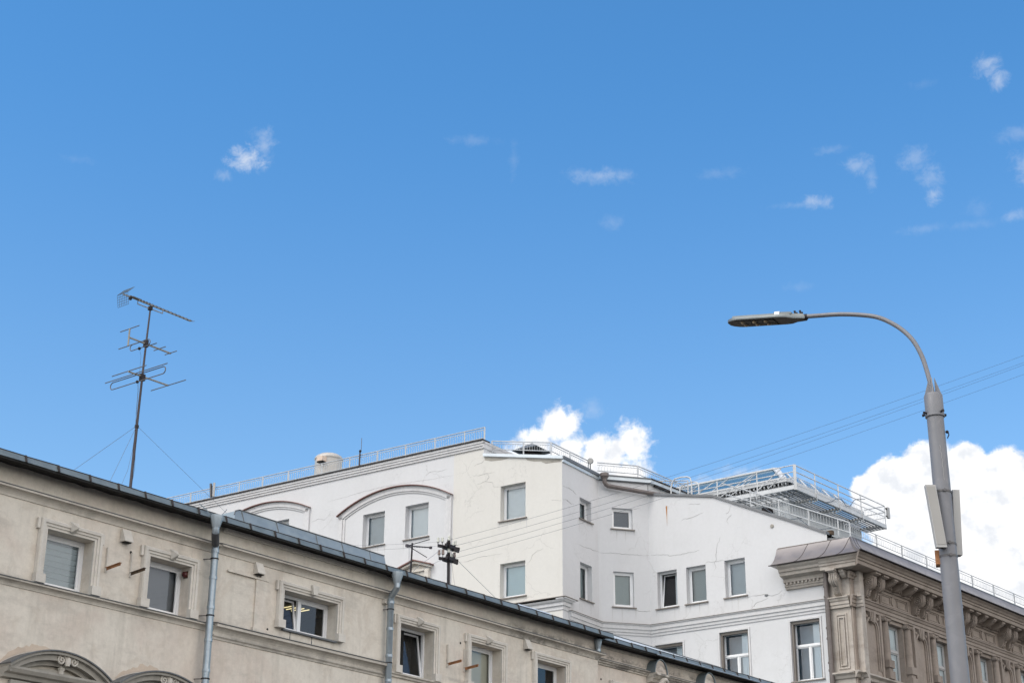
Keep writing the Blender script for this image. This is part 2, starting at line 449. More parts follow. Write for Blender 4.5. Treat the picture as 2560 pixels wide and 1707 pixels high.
    if sill:
        q = MB(); q.prof(F, [(-rev+.0,z0+.012),(sillpro,z0-.015),(sillpro,z0-.05),(.003,z0-.045),(.003,z0-.012),(-rev,z0-.01)], u0-sl, u1+sl)
        q.build('sill', M[sillmat], w)
    return w

def surround(F, root, u0, u1, z0, z1, keystone='pyramid', ear=True):
    """moulded frame round an opening: stepped profile mitred at the two upper corners"""
    pr = [(0,.003),(0,.05),(.045,.05),(.05,.075),(.095,.075),(.10,.10),(.15,.105),(.17,.08),(.18,.003)]
    m = MB(); k = len(pr)
    ring = []
    for st in range(4):
        for t, n in pr:
            u = u0-t if st < 2 else u1+t
            z = z0 if st in (0, 3) else z1+t
            ring.append(F.P(u, n, z))
    fs = []
    for st in range(3):
        for i in range(k-1): fs.append((st*k+i, st*k+i+1, (st+1)*k+i+1, (st+1)*k+i))
    fs += [list(range(k)), list(range(4*k-1, 3*k-1, -1))]
    m.add(ring, fs)
    if ear:
        m.box(F, u0-.235, u0-.182, .003, .06, z1-.03, z1+.165)
        m.box(F, u1+.182, u1+.22, .003, .06, z1-.03, z1+.165)
    m.box(F, u0-.20, u0+.012, .004, .128, z0-.02, z0+.15)
    m.box(F, u1-.012, u1+.20, .004, .128, z0-.02, z0+.15)
    o = m.build('window_surround', M['beige_frame'], root)
    uc = (u0+u1)/2
    if keystone:
        q = MB(); zt = z1+.225; zb = z1+.025
        a = [F.P(uc-.10,.09,zt), F.P(uc+.10,.09,zt), F.P(uc+.055,.09,zb), F.P(uc-.055,.09,zb)]
        if keystone == 'pyramid':
            ap = F.P(uc, .25, z1+.10); q.add(a+[ap], [(0,1,4),(1,2,4),(2,3,4),(3,0,4)])
        else:
            b = [F.P(uc-.10,.17,zt), F.P(uc+.10,.17,zt), F.P(uc+.06,.16,zb), F.P(uc-.06,.16,zb)]
            q.add(a+b, [(4,5,6,7),(0,4,5,1),(1,5,6,2),(2,6,7,3),(3,7,4,0)])
        q.build('keystone', M['beige_frame'], o)
    return o

# ================================================================== BEIGE BUILDING
beige = thing('beige_building', BE.P(4, -4, 0), 'long beige plastered building with black eaves and small square framed windows, lower left', 'building')
B2 = BE.shift(0, .06)
U1, U2, UE = .12, 5.24, 13.69
H1 = [(-4.04,-2.96,8.70,9.71), (-1.60,-.53,8.70,9.71)]
H2 = [(2.01,3.64,8.93,9.73)]
H3 = [(5.79,6.97,8.585,9.71), (8.35,9.53,8.60,9.71), (10.98,12.19,8.60,9.71)]
w_ = MB(); wall(w_, BE, -14, U1, 0, 10.75, H1); wall(w_, B2, U1, U2, 0, 10.75, H2); wall(w_, BE, U2, UE, 0, 10.75, H3)
w_.box(BE, -14, UE-.01, -9.0, -8.8, 0, 10.6); w_.box(BE, -14.0, -13.8, -8.8, -.5, 0, 10.6); w_.box(BE, UE-.21, UE-.01, -8.8, -.5, 0, 10.6)
w_.build('wall', M['beige'], beige)
# roof: low pitch behind the eaves
r_ = MB()
r_.prof(BE, [(.40,10.725),(-4.2,11.62),(-9.2,10.6),(-9.2,10.57),(-4.2,11.59),(.40,10.70)], -14.2, UE+.12)
r_.build('roof', M['zinc'], beige)
# black soffit with a ragged plaster edge
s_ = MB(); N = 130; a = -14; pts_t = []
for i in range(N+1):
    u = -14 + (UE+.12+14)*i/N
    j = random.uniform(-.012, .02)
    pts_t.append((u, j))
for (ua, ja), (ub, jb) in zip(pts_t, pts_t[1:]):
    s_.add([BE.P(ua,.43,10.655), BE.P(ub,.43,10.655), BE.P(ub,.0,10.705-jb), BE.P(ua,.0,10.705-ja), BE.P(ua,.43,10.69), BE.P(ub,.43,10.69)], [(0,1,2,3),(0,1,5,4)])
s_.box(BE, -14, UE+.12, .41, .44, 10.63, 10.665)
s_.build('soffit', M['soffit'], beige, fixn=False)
# wall gutter: separate sheet lengths with dark standing seams
def gutter(F, root, u0, u1, nf, zb, h, st=.70):
    u = u0
    while u < u1 - .05:
        ub = min(u+st*random.uniform(.94,1.06), u1)
        dz = random.uniform(-.008,.008); dn = random.uniform(-.008,.008)
        p0 = [F.P(u,nf+dn,zb), F.P(ub,nf-dn,zb), F.P(ub,nf-.045-dn,zb+h+dz), F.P(u,nf-.045+dn,zb+h-dz)]
        p1 = [F.P(u,nf+dn-.02,zb), F.P(ub,nf-dn-.02,zb), F.P(ub,nf-.065-dn,zb+h+dz), F.P(u,nf-.065+dn,zb+h-dz)]
        gm = MB(); gm.add(p0+p1, [(0,1,2,3),(7,6,5,4),(0,4,5,1),(1,5,6,2),(2,6,7,3),(3,7,4,0)])
        o = gm.build('gutter', M['zinc'], root)
        q = MB(); q.tube([p0[3], p0[2]], .011, 6); q.build('gutter_rim', M['seam'], o)
        q = MB(); q.add([F.P(u-.016,nf+.004,zb-.004),F.P(u+.016,nf+.004,zb-.004),F.P(u+.016,nf-.042,zb+h+.008),F.P(u-.016,nf-.042,zb+h+.008),
                F.P(u-.016,nf+.028,zb-.004),F.P(u+.016,nf+.028,zb-.004),F.P(u+.016,nf-.018,zb+h+.008),F.P(u-.016,nf-.018,zb+h+.008)],
               [(0,1,2,3),(7,6,5,4),(0,4,5,1),(1,5,6,2),(2,6,7,3),(3,7,4,0)]); q.build('gutter_seam', M['seam'], o)
        u = ub
gutter(BE, beige, -13.9, UE+.12, .46, 10.665, .125)
# mouldings
CO = [(0,10.12),(.022,10.123),(.024,10.142),(.030,10.165),(.045,10.195),(.070,10.222),(.105,10.242),(.112,10.246),(.162,10.250),(.162,10.284),(0,10.33)]
SI = [(0,8.52),(.018,8.523),(.02,8.545),(.030,8.575),(.055,8.60),(.082,8.612),(.118,8.615),(.118,8.645),(.02,8.675),(0,8.675)]
SI2 = [(0,8.38),(.02,8.385),(.03,8.42),(.062,8.445),(.066,8.47),(.036,8.475),(.038,8.52),(.055,8.56),(.090,8.595),(.125,8.61),(.165,8.615),(.165,8.668),(.01,8.70),(0,8.70)]
c_ = MB(); c_.prof(BE, CO, -14, U1); c_.prof(B2, CO, U1-.02, U2+.02); c_.prof(BE, CO, U2, UE, 0, 1)
c_.box(B2, U2-.14, U2+.03, .004, .10, 10.02, 10.112); c_.build('cornice', M['beige_trim'], beige)
c_ = MB(); c_.prof(BE, SI, -14, U1); c_.prof(B2, SI2, U1-.02, U2+.02); c_.prof(BE, [(0,8.46),(.05,8.47),(.05,8.51),(.09,8.53),(.09,8.565),(0,8.585)], U2, UE); c_.build('sill_band', M['beige_trim'], beige)
fl = MB()
fl.prof(BE, [(.0,10.345),(.175,10.300),(.175,10.288),(0,10.332)], -14, U1); fl.prof(B2, [(.0,10.345),(.175,10.300),(.175,10.288),(0,10.332)], U1-.03, U2+.03)
fl.prof(BE, [(.0,10.345),(.175,10.300),(.175,10.288),(0,10.332)], U2, UE, 0, 1)
fl.prof(BE, [(.0,8.692),(.135,8.66),(.135,8.648),(0,8.677)], -14, U1); fl.prof(B2, [(.0,8.715),(.185,8.685),(.185,8.673),(0,8.702)], U1-.03, U2+.03)
fl.build('flashing', M['flash'], beige)
c_ = MB(); c_.prof(B2, [(0,10.575),(.03,10.58),(.035,10.615),(.07,10.625),(.085,10.665),(0,10.69)], .2, 4.52); c_.build('upper_moulding', M['beige_frame'], beige)
# standing sheet-metal upstand on the roof edge
up = MB()
up.add([B2.P(.27,.25,10.80),B2.P(4.93,.25,10.80),B2.P(4.95,.16,11.06),B2.P(.50,.12,11.10),B2.P(.36,.15,11.04),
        B2.P(.27,-.9,10.80),B2.P(4.93,-.9,10.80),B2.P(4.95,-.9,11.06),B2.P(.50,-.9,11.10),B2.P(.36,-.9,11.04)],
       [(0,1,2,3,4),(9,8,7,6,5),(0,5,6,1),(1,6,7,2),(2,7,8,3),(3,8,9,4),(4,9,5,0)])
upo = up.build('roof_upstand', M['zinc_light'], beige)
us = MB()
for u in (.55,1.55,2.75,3.55,4.45): us.tube([B2.P(u+random.uniform(-.03,.03),.252,10.80), B2.P(u,.145,11.085)], .008, 5)
us.tube([B2.P(.3,.2,10.95),B2.P(.36,.155,11.045),B2.P(.50,.125,11.105),B2.P(4.95,.165,11.065)], .012, 6)
us.build('sheet_seam', M['flash'], upo)
sl = MB(); sl.poly(BE.P(10.6,-.3,11.0),BE.P(12.45,-.3,11.0),BE.P(12.3,-.55,11.19),BE.P(11.0,-.6,11.21)); sl.build('roof_flashing', M['palecoping'], beige, fixn=False)
# windows of the beige front
window(BE, beige, *H1[0], back='pleat', backmat='blind_grey', bd=.05, roommat='roomgrey', sill=False, lab='window with pleated grey blue blind')
window(BE, beige, *H1[1], back='full', backmat='blind_slate', bd=.12, roommat='roomgrey', sill=False, lab='dark blank window with small red siren in the reveal')
wl = window(B2, beige, *H2[0], mull=2.75, tilt='near', roomd=4.2, roommat='room', lab='double window with lit ceiling tubes inside', sillmat='flash', sl=-.0)
for u in (4.84, 5.01, 5.18, 5.35):
    t_ = MB(); t_.box(BE, u-.008, u+.008, -2.88, -2.46, 10.25, 10.27); t_.build('ceiling_lamp', M['tube'], wl)
window(BE, beige, *H3[0], tilt='all', back='folds', backmat='curtain', bd=.4, sillmat='flash', lab='dark window with tilted sash and drawn curtain')
window(BE, beige, *H3[1], back='full', backmat='blind_green', sill=False, lab='window closed by an olive blind')
window(BE, beige, *H3[2], back='part', backmat='curtain', bd=.4, sill=False, lab='dark window without keystone')
for h, ks, F in ((H1[0],'pyramid',BE),(H1[1],'pyramid',BE),(H2[0],'flat',B2),(H3[0],'pyramid',BE),(H3[1],'pyramid',BE),(H3[2],None,BE)):
    surround(F, beige, *h, keystone=ks)
# wedge shaped vent blocks
for (u, F, z) in ((-2.235,BE,9.84),(1.23,B2,9.90),(10.55,BE,9.88)):
    q = MB(); a, b = u-.105, u+.105
    q.prof(F, [(.003,z+.25),(.05,z+.25),(.15,z+.02),(.15,z),(.003,z)], a, b)
    o = q.build('vent_block', M['beige_frame'], beige)
    q = MB(); q.box(F, a+.03, b-.03, .03, .13, z-.02, z-.004); q.build('vent_opening', M['soffit'], o)
# raised pilaster strip and cap line in the middle bay
q = MB(); q.box(B2, 1.20, 1.53, .003, .035, 8.71, 9.80); q.box(B2, .39, 1.55, .003, .05, 9.803, 9.84); q.box(B2,1.16,1.57,.003,.06,8.705,8.80); q.box(B2,1.33,1.54,.003,.03,9.843,10.1)
q.build('pilaster', M['beige'], beige)
# downpipes
def downpipe(root, fun, path, r, ft, fb, wrap=None, mat='galv', rings=(), FR=BE, hooks=True):
    q = MB()
    c = FR.P(*fun)
    q.lathe(c, [(r+.005,0),(r+.01,.02),(r*1.8,.19),(r*1.85,.25),(r*1.72,.25),(r*1.1,.05)], 10)
    o = q.build('downpipe', M[mat], root, smooth=30)
    q = MB(); q.tube([FR.P(*p) for p in path], r, 14); q.build('pipe_run', M[mat], o, smooth=40)
    for (u, n, z) in rings:
        q = MB(); q.lathe(FR.P(u, n, z), [(r+.002,-.03),(r+.010,-.03),(r+.010,.03),(r+.002,.03)], 14); q.build('pipe_joint', M[mat], o, smooth=30)
    for (u, n, z) in (rings[::2] if hooks else []):
        q = MB()
        q.lathe(FR.P(u, n, z-.16), [(r+.001,-.012),(r+.012,-.012),(r+.012,.012),(r+.001,.012)], 12)
        q.bar(FR.P(u-.02, n, z-.16), FR.P(u-.12, .0, z-.16), .014)
        q.bar(FR.P(u-r-.01, n+.02, z-.16), FR.P(u-r-.05, n+.03, z-.17), .02)
        q.build('pipe_clip', M['iron'], o)
    if wrap:
        q = MB(); q.tube([FR.P(*p) for p in wrap], r+.006, 12); q.build('pipe_sleeve', M['pipewrap'], o, smooth=40)
    return o
downpipe(beige, (-.385,.5,10.47), [(-.385,.5,10.50),(-.385,.5,10.38),(-.36,.47,10.34),(-.12,.23,10.22),(-.09,.2,10.17),(-.095,.2,0)], .073, 0, 0,
         wrap=[(-.383,.497,10.375),(-.36,.47,10.34),(-.14,.25,10.23)], rings=[(-.09,.2,z) for z in (10.1,9.55,8.95,8.3,7.7,7.1)])
downpipe(beige, (5.10,.5,10.42), [(5.10,.5,10.44),(5.10,.5,10.34),(5.13,.46,10.30),(5.22,.25,10.2),(5.235,.21,10.13),(5.255,.2,0)], .073, 0, 0, rings=[(5.24,.205,z) for z in (10.05,9.45,8.85,8.3,7.6)])
# torn gutter corner by the first funnel
q = MB(); q.add([BE.P(-.62,.47,10.79),BE.P(-.50,.49,10.70),BE.P(-.44,.52,10.66),BE.P(-.80,.45,10.88),BE.P(-.84,.45,10.87)], [(0,1,2),(0,3,4,1)]); q.build('bent_sheet', M['zinc'], beige, fixn=False)
# arched pediments at the foot of the picture
def pediment(uc, sp):
    o = MB(); Rr = 1.90; hc = 1.12; zc = 7.49 - Rr
    A = math.asin(hc/Rr); N = 26
    def arc(rad, n, a): return BE.P(uc+rad*math.sin(a), n, zc+rad*math.cos(a))
    def ring(mb, r0, r1, n0, n1, aa=A, sk=N):
        for i in range(sk):
            a, b = -aa+2*aa*i/sk, -aa+2*aa*(i+1)/sk
            p = [arc(r, n, t) for t in (a, b) for n in (n0, n1) for r in (r0, r1)]
            mb.add(p, [(0,1,3,2),(4,6,7,5),(0,4,5,1),(2,3,7,6),(0,2,6,4),(1,5,7,3)])
    ring(o, Rr-.06, Rr-.014, .003, .30); ring(o, Rr-.16, Rr-.062, .003, .22); ring(o, Rr-.24, Rr-.162, .003, .10, A*.93); ring(o, Rr-.36, Rr-.30, .003, .07, A*.8)
    o.prof(BE, [(.003,6.90),(.10,6.92),(.12,6.98),(.2,7.0),(.24,7.06),(.24,7.10),(.003,7.12)], uc-hc+.03, uc+hc-.03)
    o.slab(BE, [(uc+(Rr-.30)*math.sin(t), zc+(Rr-.30)*math.cos(t)) for t in [A*.78*(-1+2*i/16) for i in range(17)]] , .004, .03)
    o.box(BE, uc-.9, uc+.9, .003, .08, 5.2, 6.89)
    ob = o.build('arched_pediment', M['pediment'], beige)
    q = MB(); ring(q, Rr-.012, Rr+.012, .003, .335); q.build('lead_capping', M['flash'], ob)
    q = MB(); us_ = uc+.16
    for sgn in (-1, 1):
        pts = []
        for i in range(40):
            t = i/39*1.8*2*math.pi; rr = .10*(1-i/44)
            pts.append(BE.P(us_+sgn*(.14-rr*math.cos(t)), .23, zc+Rr-.135+rr*math.sin(t)))
        q.tube(pts, .018, 6)
    q.lathe(BE.P(us_,.22,zc+Rr-.14), [(.045,-.09),(.06,-.03),(.06,.03),(.03,.1)], 10)
    q.lathe(BE.P(us_-.02,.08,7.08), [(.02,0),(.06,.06),(.05,.1),(.08,.14),(.04,.18),(.04,.26)], 10)
    q.build('scroll_ornament', M['beige_frame'], ob, smooth=50)
pediment(-3.58, 0); pediment(-1.17, 0)
# damp patches above the pediments are part of the plaster; small hole marks
q = MB()
for (F,u,z,r) in ((B2,1.62,8.83,.028),(BE,-2.05,9.69,.03),(BE,7.98,9.62,.028)): q.lathe(F.P(u,.004,z), [(r,0),(r*.8,.006)], 9, axis=F.n)
q.build('wall_hole', M['soffit'], beige)

for (u, z, L, w) in ((2.28,8.885,.19,.014),(2.93,8.885,.17,.018)):
    q = MB(); q.slab(B2, [(u-w,z),(u+w,z),(u+w*.4,z-L*.4),(u+w*.8,z-L*.7),(u,z-L),(u-w*.8,z-L*.6),(u-w*.2,z-L*.35)], .002, .006); q.build('damp_crack', M['flash'], beige)
for uc, a0, a1 in ((-3.58,-.62,.02),(-1.17,-.52,.12)):
    out = []; zc = 7.49-1.90; N = 22
    for i in range(N+1): a = a0+(a1-a0)*i/N; out.append((uc+1.93*math.sin(a), zc+1.93*math.cos(a)))
    for i in range(N, -1, -1):
        a = a0+(a1-a0)*i/N; r_ = 1.95+.11*math.sin(math.pi*i/N)*random.uniform(.45,1.2); out.append((uc+r_*math.sin(a), zc+r_*math.cos(a)))
    q = MB(); q.slab(BE, out, .002, .005); q.build('worn_patch', M['wornplaster'], beige)
# things fixed to the beige front
labs = ['rusty angle bracket beside the window with pleated blind', 'rusty black tipped bracket left of the dark window with red siren',
        'thin rusty bracket right of the tilted curtained window', 'thin rusty bracket touching the olive blind window surround']
for (u, zt, zb, lab, mt) in ((-2.62,9.66,9.18,labs[0],'rust'),(-2.03,9.68,9.20,labs[1],'rustdark'),(7.50,9.50,8.97,labs[2],'rust'),(8.12,9.50,8.96,labs[3],'rust')):
    t = thing('wall_bracket', BE.P(u,0,zb), lab, 'bracket', 'rusty wall brackets between the windows')
    q = MB(); q.box(BE, u-.022, u+.022, .003, .02, zb, zt); q.box(BE, u-.022, u-.016, .02, .055, zb, zt); q.build('upright', M['beige_frame'], t)
    q = MB(); a = BE.P(u,.02,zb+.06); b = BE.P(u,.44,zb+.10)
    q.bar(a, b, .012, .05); q.bar(a+Vector((0,0,.025)), b+Vector((0,0,.025)), .05, .012); q.build('arm', M[mt], t)
t = thing('alarm_siren', BE.P(-.61,-.12,9.50), 'small round dark red siren in the window reveal', 'siren')
q = MB(); q.lathe(BE.P(-.545,-.11,9.57), [(.06,0),(.062,.03),(.05,.06),(.02,.075)], 14, axis=-BE.u); q.build('dome', M['siren'], t, smooth=40)
q = MB(); q.box(BE, -.545, -.532, -.17, -.05, 9.50, 9.64); q.build('backplate', M['rustdark'], t)

# ================================================================== LOWER BEIGE BUILDING (right, set back)
low = thing('beige_house', S4.P(6, -3.5, 0), 'lower beige house with half round metal capped crests under its eaves, bottom centre right', 'building')
HL = [(1.05,2.1,8.55,9.58)]
w_ = MB(); wall(w_, S4, -.15, 13.6, 0, 10.70, HL); w_.box(S4, .3, 13.5, -7.2, -7.0, 0, 10.5); w_.build('wall', M['beige'], low)
q = MB(); q.prof(S4, [(.33,10.715),(-3.3,11.20),(-7.2,10.5),(-7.2,10.47),(-3.3,11.17),(.33,10.69)], .2, 13.5); q.build('roof', M['zinc'], low)
q = MB(); q.poly(S4.P(-.1,.34,10.74),S4.P(8.6,.34,10.74),S4.P(6.8,-.30,11.02),S4.P(-.1,-.30,11.115)); q.poly(S4.P(-.1,-.30,11.115),S4.P(6.8,-.30,11.02),S4.P(6.8,-.8,10.7),S4.P(-.1,-.8,10.7))
ro = q.build('roof_sheet', M['palecoping'], low, fixn=False)
q = MB(); q.tube([S4.P(-.1,-.29,11.125),S4.P(6.8,-.29,11.03)], .012, 6); q.build('sheet_seam', M['flash'], ro)
q = MB()
for i in range(90):
    ua, ub = -.15+13.7*i/90, -.15+13.7*(i+1)/90
    q.add([S4.P(ua,.38,10.645),S4.P(ub,.38,10.645),S4.P(ub,0,10.655),S4.P(ua,0,10.655),S4.P(ua,.38,10.68),S4.P(ub,.38,10.68)], [(0,1,2,3),(0,1,5,4)])
q.box(S4, -.1, 13.5, .36, .385, 10.62, 10.65)
q.build('soffit', M['soffit'], low, fixn=False)
gutter(S4, low, -.02, 13.4, .41, 10.665, .115, st=.66)
q = MB(); q.tube([S4.P(2.5,.43,10.65),S4.P(8,.43,10.65)], .022, 8); q.build('eaves_pipe', M['galv'], low, smooth=40)
q = MB(); q.prof(S4, [(0,10.09),(.04,10.1),(.045,10.13),(.09,10.15),(.1,10.19),(.15,10.2),(.15,10.225),(0,10.245)], 0, 13.5); q.prof(S4, [(0,10.56),(.03,10.565),(.03,10.6),(.04,10.61),(.04,10.625),(0,10.635)], 0, 13.5)
q.build('cornice', M['beige_trim'], low)
q = MB(); q.prof(S4, [(0,10.262),(.165,10.238),(.165,10.227),(0,10.248)], 0, 13.5); q.build('flashing', M['flash'], low)
for uc in (2.86, 5.30, 7.74, 10.18):
    q = MB(); N = 18; prof = [(uc+.285*math.cos(math.pi*i/N), 10.19+.365*math.sin(math.pi*i/N)) for i in range(N+1)]
    q.slab(S4, prof, .07, .27); o = q.build('crest', M['beige'], low, smooth=30)
    q = MB(); 
    for i in range(N):
        a, b = math.pi*i/N, math.pi*(i+1)/N
        p = [S4.P(uc+rr*math.cos(t), n, 10.19+rr*1.28*math.sin(t)) for t in (a, b) for n in (.0, .305) for rr in (.29, .31)]
        q.add(p, [(0,1,3,2),(4,6,7,5),(0,4,5,1),(2,3,7,6),(0,2,6,4),(1,5,7,3)])
    q.build('crest_capping', M['zinc'], o, smooth=30)
    q = MB(); q.prof(S4, [(0,9.92),(.16,9.95),(.2,10.02),(.26,10.04),(.32,10.1),(.36,10.12),(.36,10.18),(0,10.185)], uc-.30, uc+.30); q.build('crest_base', M['beige_trim'], o)
    q = MB(); pts = [S4.P(uc-.16,.30,9.3),S4.P(uc-.17,.33,9.7),S4.P(uc-.14,.36,9.88),S4.P(uc-.06,.40,9.99),S4.P(uc+.03,.42,10.01),S4.P(uc+.11,.42,9.96),S4.P(uc+.13,.41,9.90),S4.P(uc+.09,.40,9.87)]
    q.tube(pts, [.09,.085,.075,.065,.055,.045,.035,.02], 10)
    q.ball(S4.P(uc+.03,.37,9.88), .05)
    q.build('carved_scroll', M['carved'], o, smooth=60)
window(S4, low, *HL[0], sill=False); surround(S4, low, *HL[0], keystone=None)
downpipe(low, (-.09,.33,10.40), [(-.09,.33,10.42),(-.09,.33,10.32),(-.09,.15,10.2),(-.09,.12,0)], .06, 0, 0, rings=[(-.09,.33,10.36)], FR=S4, hooks=False)
q = MB(); q.lathe(S4.P(.46,.004,9.72), [(.03,0),(.02,.006)], 9, axis=S4.n); q.build('wall_hole', M['soffit'], low)
# end box of the eaves gutter by the white wall
q = MB(); q.box(S4, 12.6, 13.3, -.2, .46, 10.7, 10.98); q.build('gutter_box', M['zinc'], low)

# ================================================================== WHITE BUILDING
wht = thing('white_building', CE.P(-1, -5, 0), 'tall white plastered building with cracked walls and stepped angular corner, centre', 'building')
HA = [(8.06,9.13,17.84,19.13),(5.96,7.06,17.84,19.14),(12.96,14.0,18.3,19.59),(15.0,16.05,18.3,19.59)]
HAc = [(1.57,2.67,17.87,19.18),(1.57,2.66,15.04,16.29)]
HB = [(-1.32,-.5,17.875,18.65),(-1.33,-.5,14.975,16.275)]
HC = [(-1.40,-.61,17.85,18.63),(-1.39,-.61,14.97,16.25)]
HD = [(5.99,6.82,14.92,16.255),(4.79,5.60,14.93,16.25),(3.20,4.02,14.94,16.265),(5.82,6.98,11.75,13.61),(3.19,4.33,11.75,13.74),(.46,1.57,11.77,13.78)]
DT = [(-.0,16.60),(1.36,17.26),(3.44,18.22),(4.35,18.65),(6.77,19.14),(7.13,19.20)]
w_ = MB(); wall(w_, AE, 4.81, 27, 0, 21.0, HA, caps=False)
w_.build('wall', M['white'], wht)
w_ = MB(); wall(w_, AE, 0, 3.45, 0, [(0,19.78),(3.45,20.47)], HAc, caps=False); wall(w_, AE, 3.45, 4.81, 0, 21.0, [], caps=False)
w_.build('wall', M['cream'], wht, label='cream painted stretch of wall')
w_ = MB(); wall(w_, BB, -2.534, 0, 0, 19.74, HB, caps=False); wall(w_, CE, -1.926, 0, 0, 19.64, HC, caps=False); wall(w_, DE, 0, 7.133, 0, DT, HD, caps=False)
w_.build('wall', M['white'], wht)
# return of the taller block and its rear walls
w_ = MB(); w_.poly(AE.P(3.45,0,20.3),AE.P(3.45,-7,20.3),AE.P(3.45,-7,21.0),AE.P(3.45,0,21.0)); w_.poly(AE.P(27,0,0),AE.P(27,-7,0),AE.P(27,-7,21),AE.P(27,0,21))
w_.poly(AE.P(0,-9,0),AE.P(27,-7,0),AE.P(27,-7,21),AE.P(3.45,-7,21),AE.P(3.45,-7,19.8),AE.P(0,-9,19.6))
w_.poly(CE.P(.02,.0,19.0),CE.P(.02,.0,19.66),EE.P(0,0,0)*0+CE.P(.02,0,19.66)+EE.u*6,CE.P(.02,0,19.0)+EE.u*6)
w_.build('rear_wall', M['white'], wht, fixn=False)
q = MB(); q.poly(AE.P(3.4,.14,21.06),AE.P(27,.14,21.06),AE.P(27,-7,21.06),AE.P(3.4,-7,21.06)); q.poly(AE.P(0,0,19.84),AE.P(3.44,0,20.52),AE.P(3.44,-7,20.52),AE.P(0,-9,19.84))
q.poly(AE.P(0,0,19.80),AE.P(0,-9,19.80),CE.P(.1,-5,19.75),CE.P(.1,0,19.75),CE.P(-1.926,0,19.75))
for (a, za), (b, zb) in zip(DT, DT[1:]): q.poly(DE.P(a,0,za), DE.P(b,0,zb), DE.P(b,-9,zb), DE.P(a,-9,za))
q.build('roof', M['zinc'], wht, fixn=False)
q = MB(); q.box(AE, 3.38, 27, -.3, .16, 21.065, 21.10); q.build('roof_edge', M['seam'], wht)
q = MB(); q.box(AE, 3.40, 27, .003, .115, 20.965, 21.055); q.box(AE, 3.42, 27, .003, .085, 20.875, 20.962); q.box(AE, 3.44, 27, .003, .05, 20.785, 20.872)
q.box(AE.shift(3.45), -.05, -.003, -6, .11, 20.965, 21.055); q.box(AE.shift(3.45), -.035, -.003, -6, .08, 20.785, 20.962)
q.build('cornice', M['whitetrim'], wht)
q = MB(); q.add([AE.P(-.06,n,z) for n, z in ((.07,19.74),(.07,19.86),(-.3,19.86),(-.3,19.74))]+[AE.P(3.44,n,z) for n, z in ((.07,20.46),(.07,20.57),(-.3,20.57),(-.3,20.46))], [(0,1,2,3),(4,5,6,7),(0,4,5,1),(1,5,6,2),(2,6,7,3),(3,7,4,0)])
q.build('coping', M['palecoping'], wht)
q = MB()
pts = [(.05,19.735),(1.55,20.04),(1.5,19.97),(1.2,19.87),(.9,19.82),(.7,19.70),(.3,19.68),(.05,19.66)]
q.slab(AE, pts, .003, .006); q.build('bare_plaster', M['pediment'], wht); q = MB(); q.slab(AE, [(2.3,20.20),(3.4,20.42),(3.4,20.32),(3.1,20.22),(2.6,20.18)], .003, .006)
q.build('bare_plaster', M['pediment'], wht)
q = MB(); q.box(BB, -2.55, .05, .003, .10, 19.75, 19.86); q.build('eaves_trim', M['greytin'], wht)
q = MB(); q.box(BB, -2.54, .03, .003, .06, 19.64, 19.745); q.box(CE, -1.90, .10, .003, .12, 19.66, 19.79); q.build('fascia', M['palecoping'], wht)
q = MB(); q.box(CE, -1.90, .12, -.2, .16, 19.795, 19.83); q.box(CE,-1.9,.1,.003,.05,19.62,19.655); q.build('eaves_trim', M['greytin'], wht)
FE = Frame((CE.P(.1,.12,0).x, CE.P(.1,.12,0).y), (EE.u.x,EE.u.y), (EE.n.x,EE.n.y))
q = MB(); q.box(FE, 0, 5, -.15, .0, 19.66, 19.79); q.build('fascia', M['palecoping'], wht)
q = MB(); q.box(FE, -.02, 5, -.25, .04, 19.795, 19.83); q.box(FE, .3, 5, -.10, -.02, 19.60, 19.655); q.build('eaves_trim', M['seam'], wht)
q = MB()
for (a, za), (b, zb) in zip(DT, DT[1:]):
    q.add([DE.P(u,n,z+dz) for u, z in ((a,za),(b,zb)) for n, dz in ((-.2,.0),(.06,-.01),(.06,.075),(-.2,.09))], [(0,1,2,3),(4,7,6,5),(0,4,5,1),(1,5,6,2),(2,6,7,3),(3,7,4,0)])
q.build('coping', M['greytin'], wht)
# string course round the angled bays, and the broken one at the corner
ST = [(0,13.95),(.035,13.955),(.04,14.045),(.075,14.05),(.08,14.155),(.12,14.16),(.125,14.30),(.17,14.31),(.17,14.335),(0,14.35)]
q = MB(); q.prof(BB, ST, -2.15, 0); q.prof(CE, ST, -1.926, 0); q.prof(DE, ST, .13, 7.133); q.build('string_course', M['whitetrim'], wht)
q = MB(); q.prof(BB, [(0,14.352),(.19,14.34),(.19,14.352),(0,14.365)], -2.2, 0); q.prof(CE, [(0,14.352),(.19,14.34),(.19,14.352),(0,14.365)], -1.926, 0); q.prof(DE, [(0,14.352),(.19,14.34),(.19,14.352),(0,14.365)], .1, 7.133); q.build('course_capping', M['sill'], wht)
S2_ = [(0,14.32),(.03,14.33),(.035,14.45),(.09,14.47),(.095,14.58),(.15,14.60),(.20,14.66),(.0,14.67)]
q = MB(); q.prof(AE, S2_, 0, 6, 1, 0); q.prof(BB, S2_, -2.534, -2.12, 1, 0)
q.box(AE,-.16,.15,.003,.215,14.665,14.715); q.prof(BB, [(0,14.672),(.22,14.672),(.22,14.72),(0,14.72)], -2.534, -1.98, 1, 0); q.build('string_course', M['whitetrim'], wht)
q = MB(); q.prof(AE, [(0,14.722),(.245,14.722),(.245,14.742),(0,14.76)], 0, 6, 1, 0); q.prof(BB, [(0,14.722),(.245,14.722),(.245,14.742),(0,14.76)], -2.534, -1.86, 1, 0); q.build('course_capping', M['sill'], wht)
q = MB(); q.box(AE, .2, 1.6, .003, .12, 14.672, 14.72); q.build('broken_plaster', M['soffit'], wht)
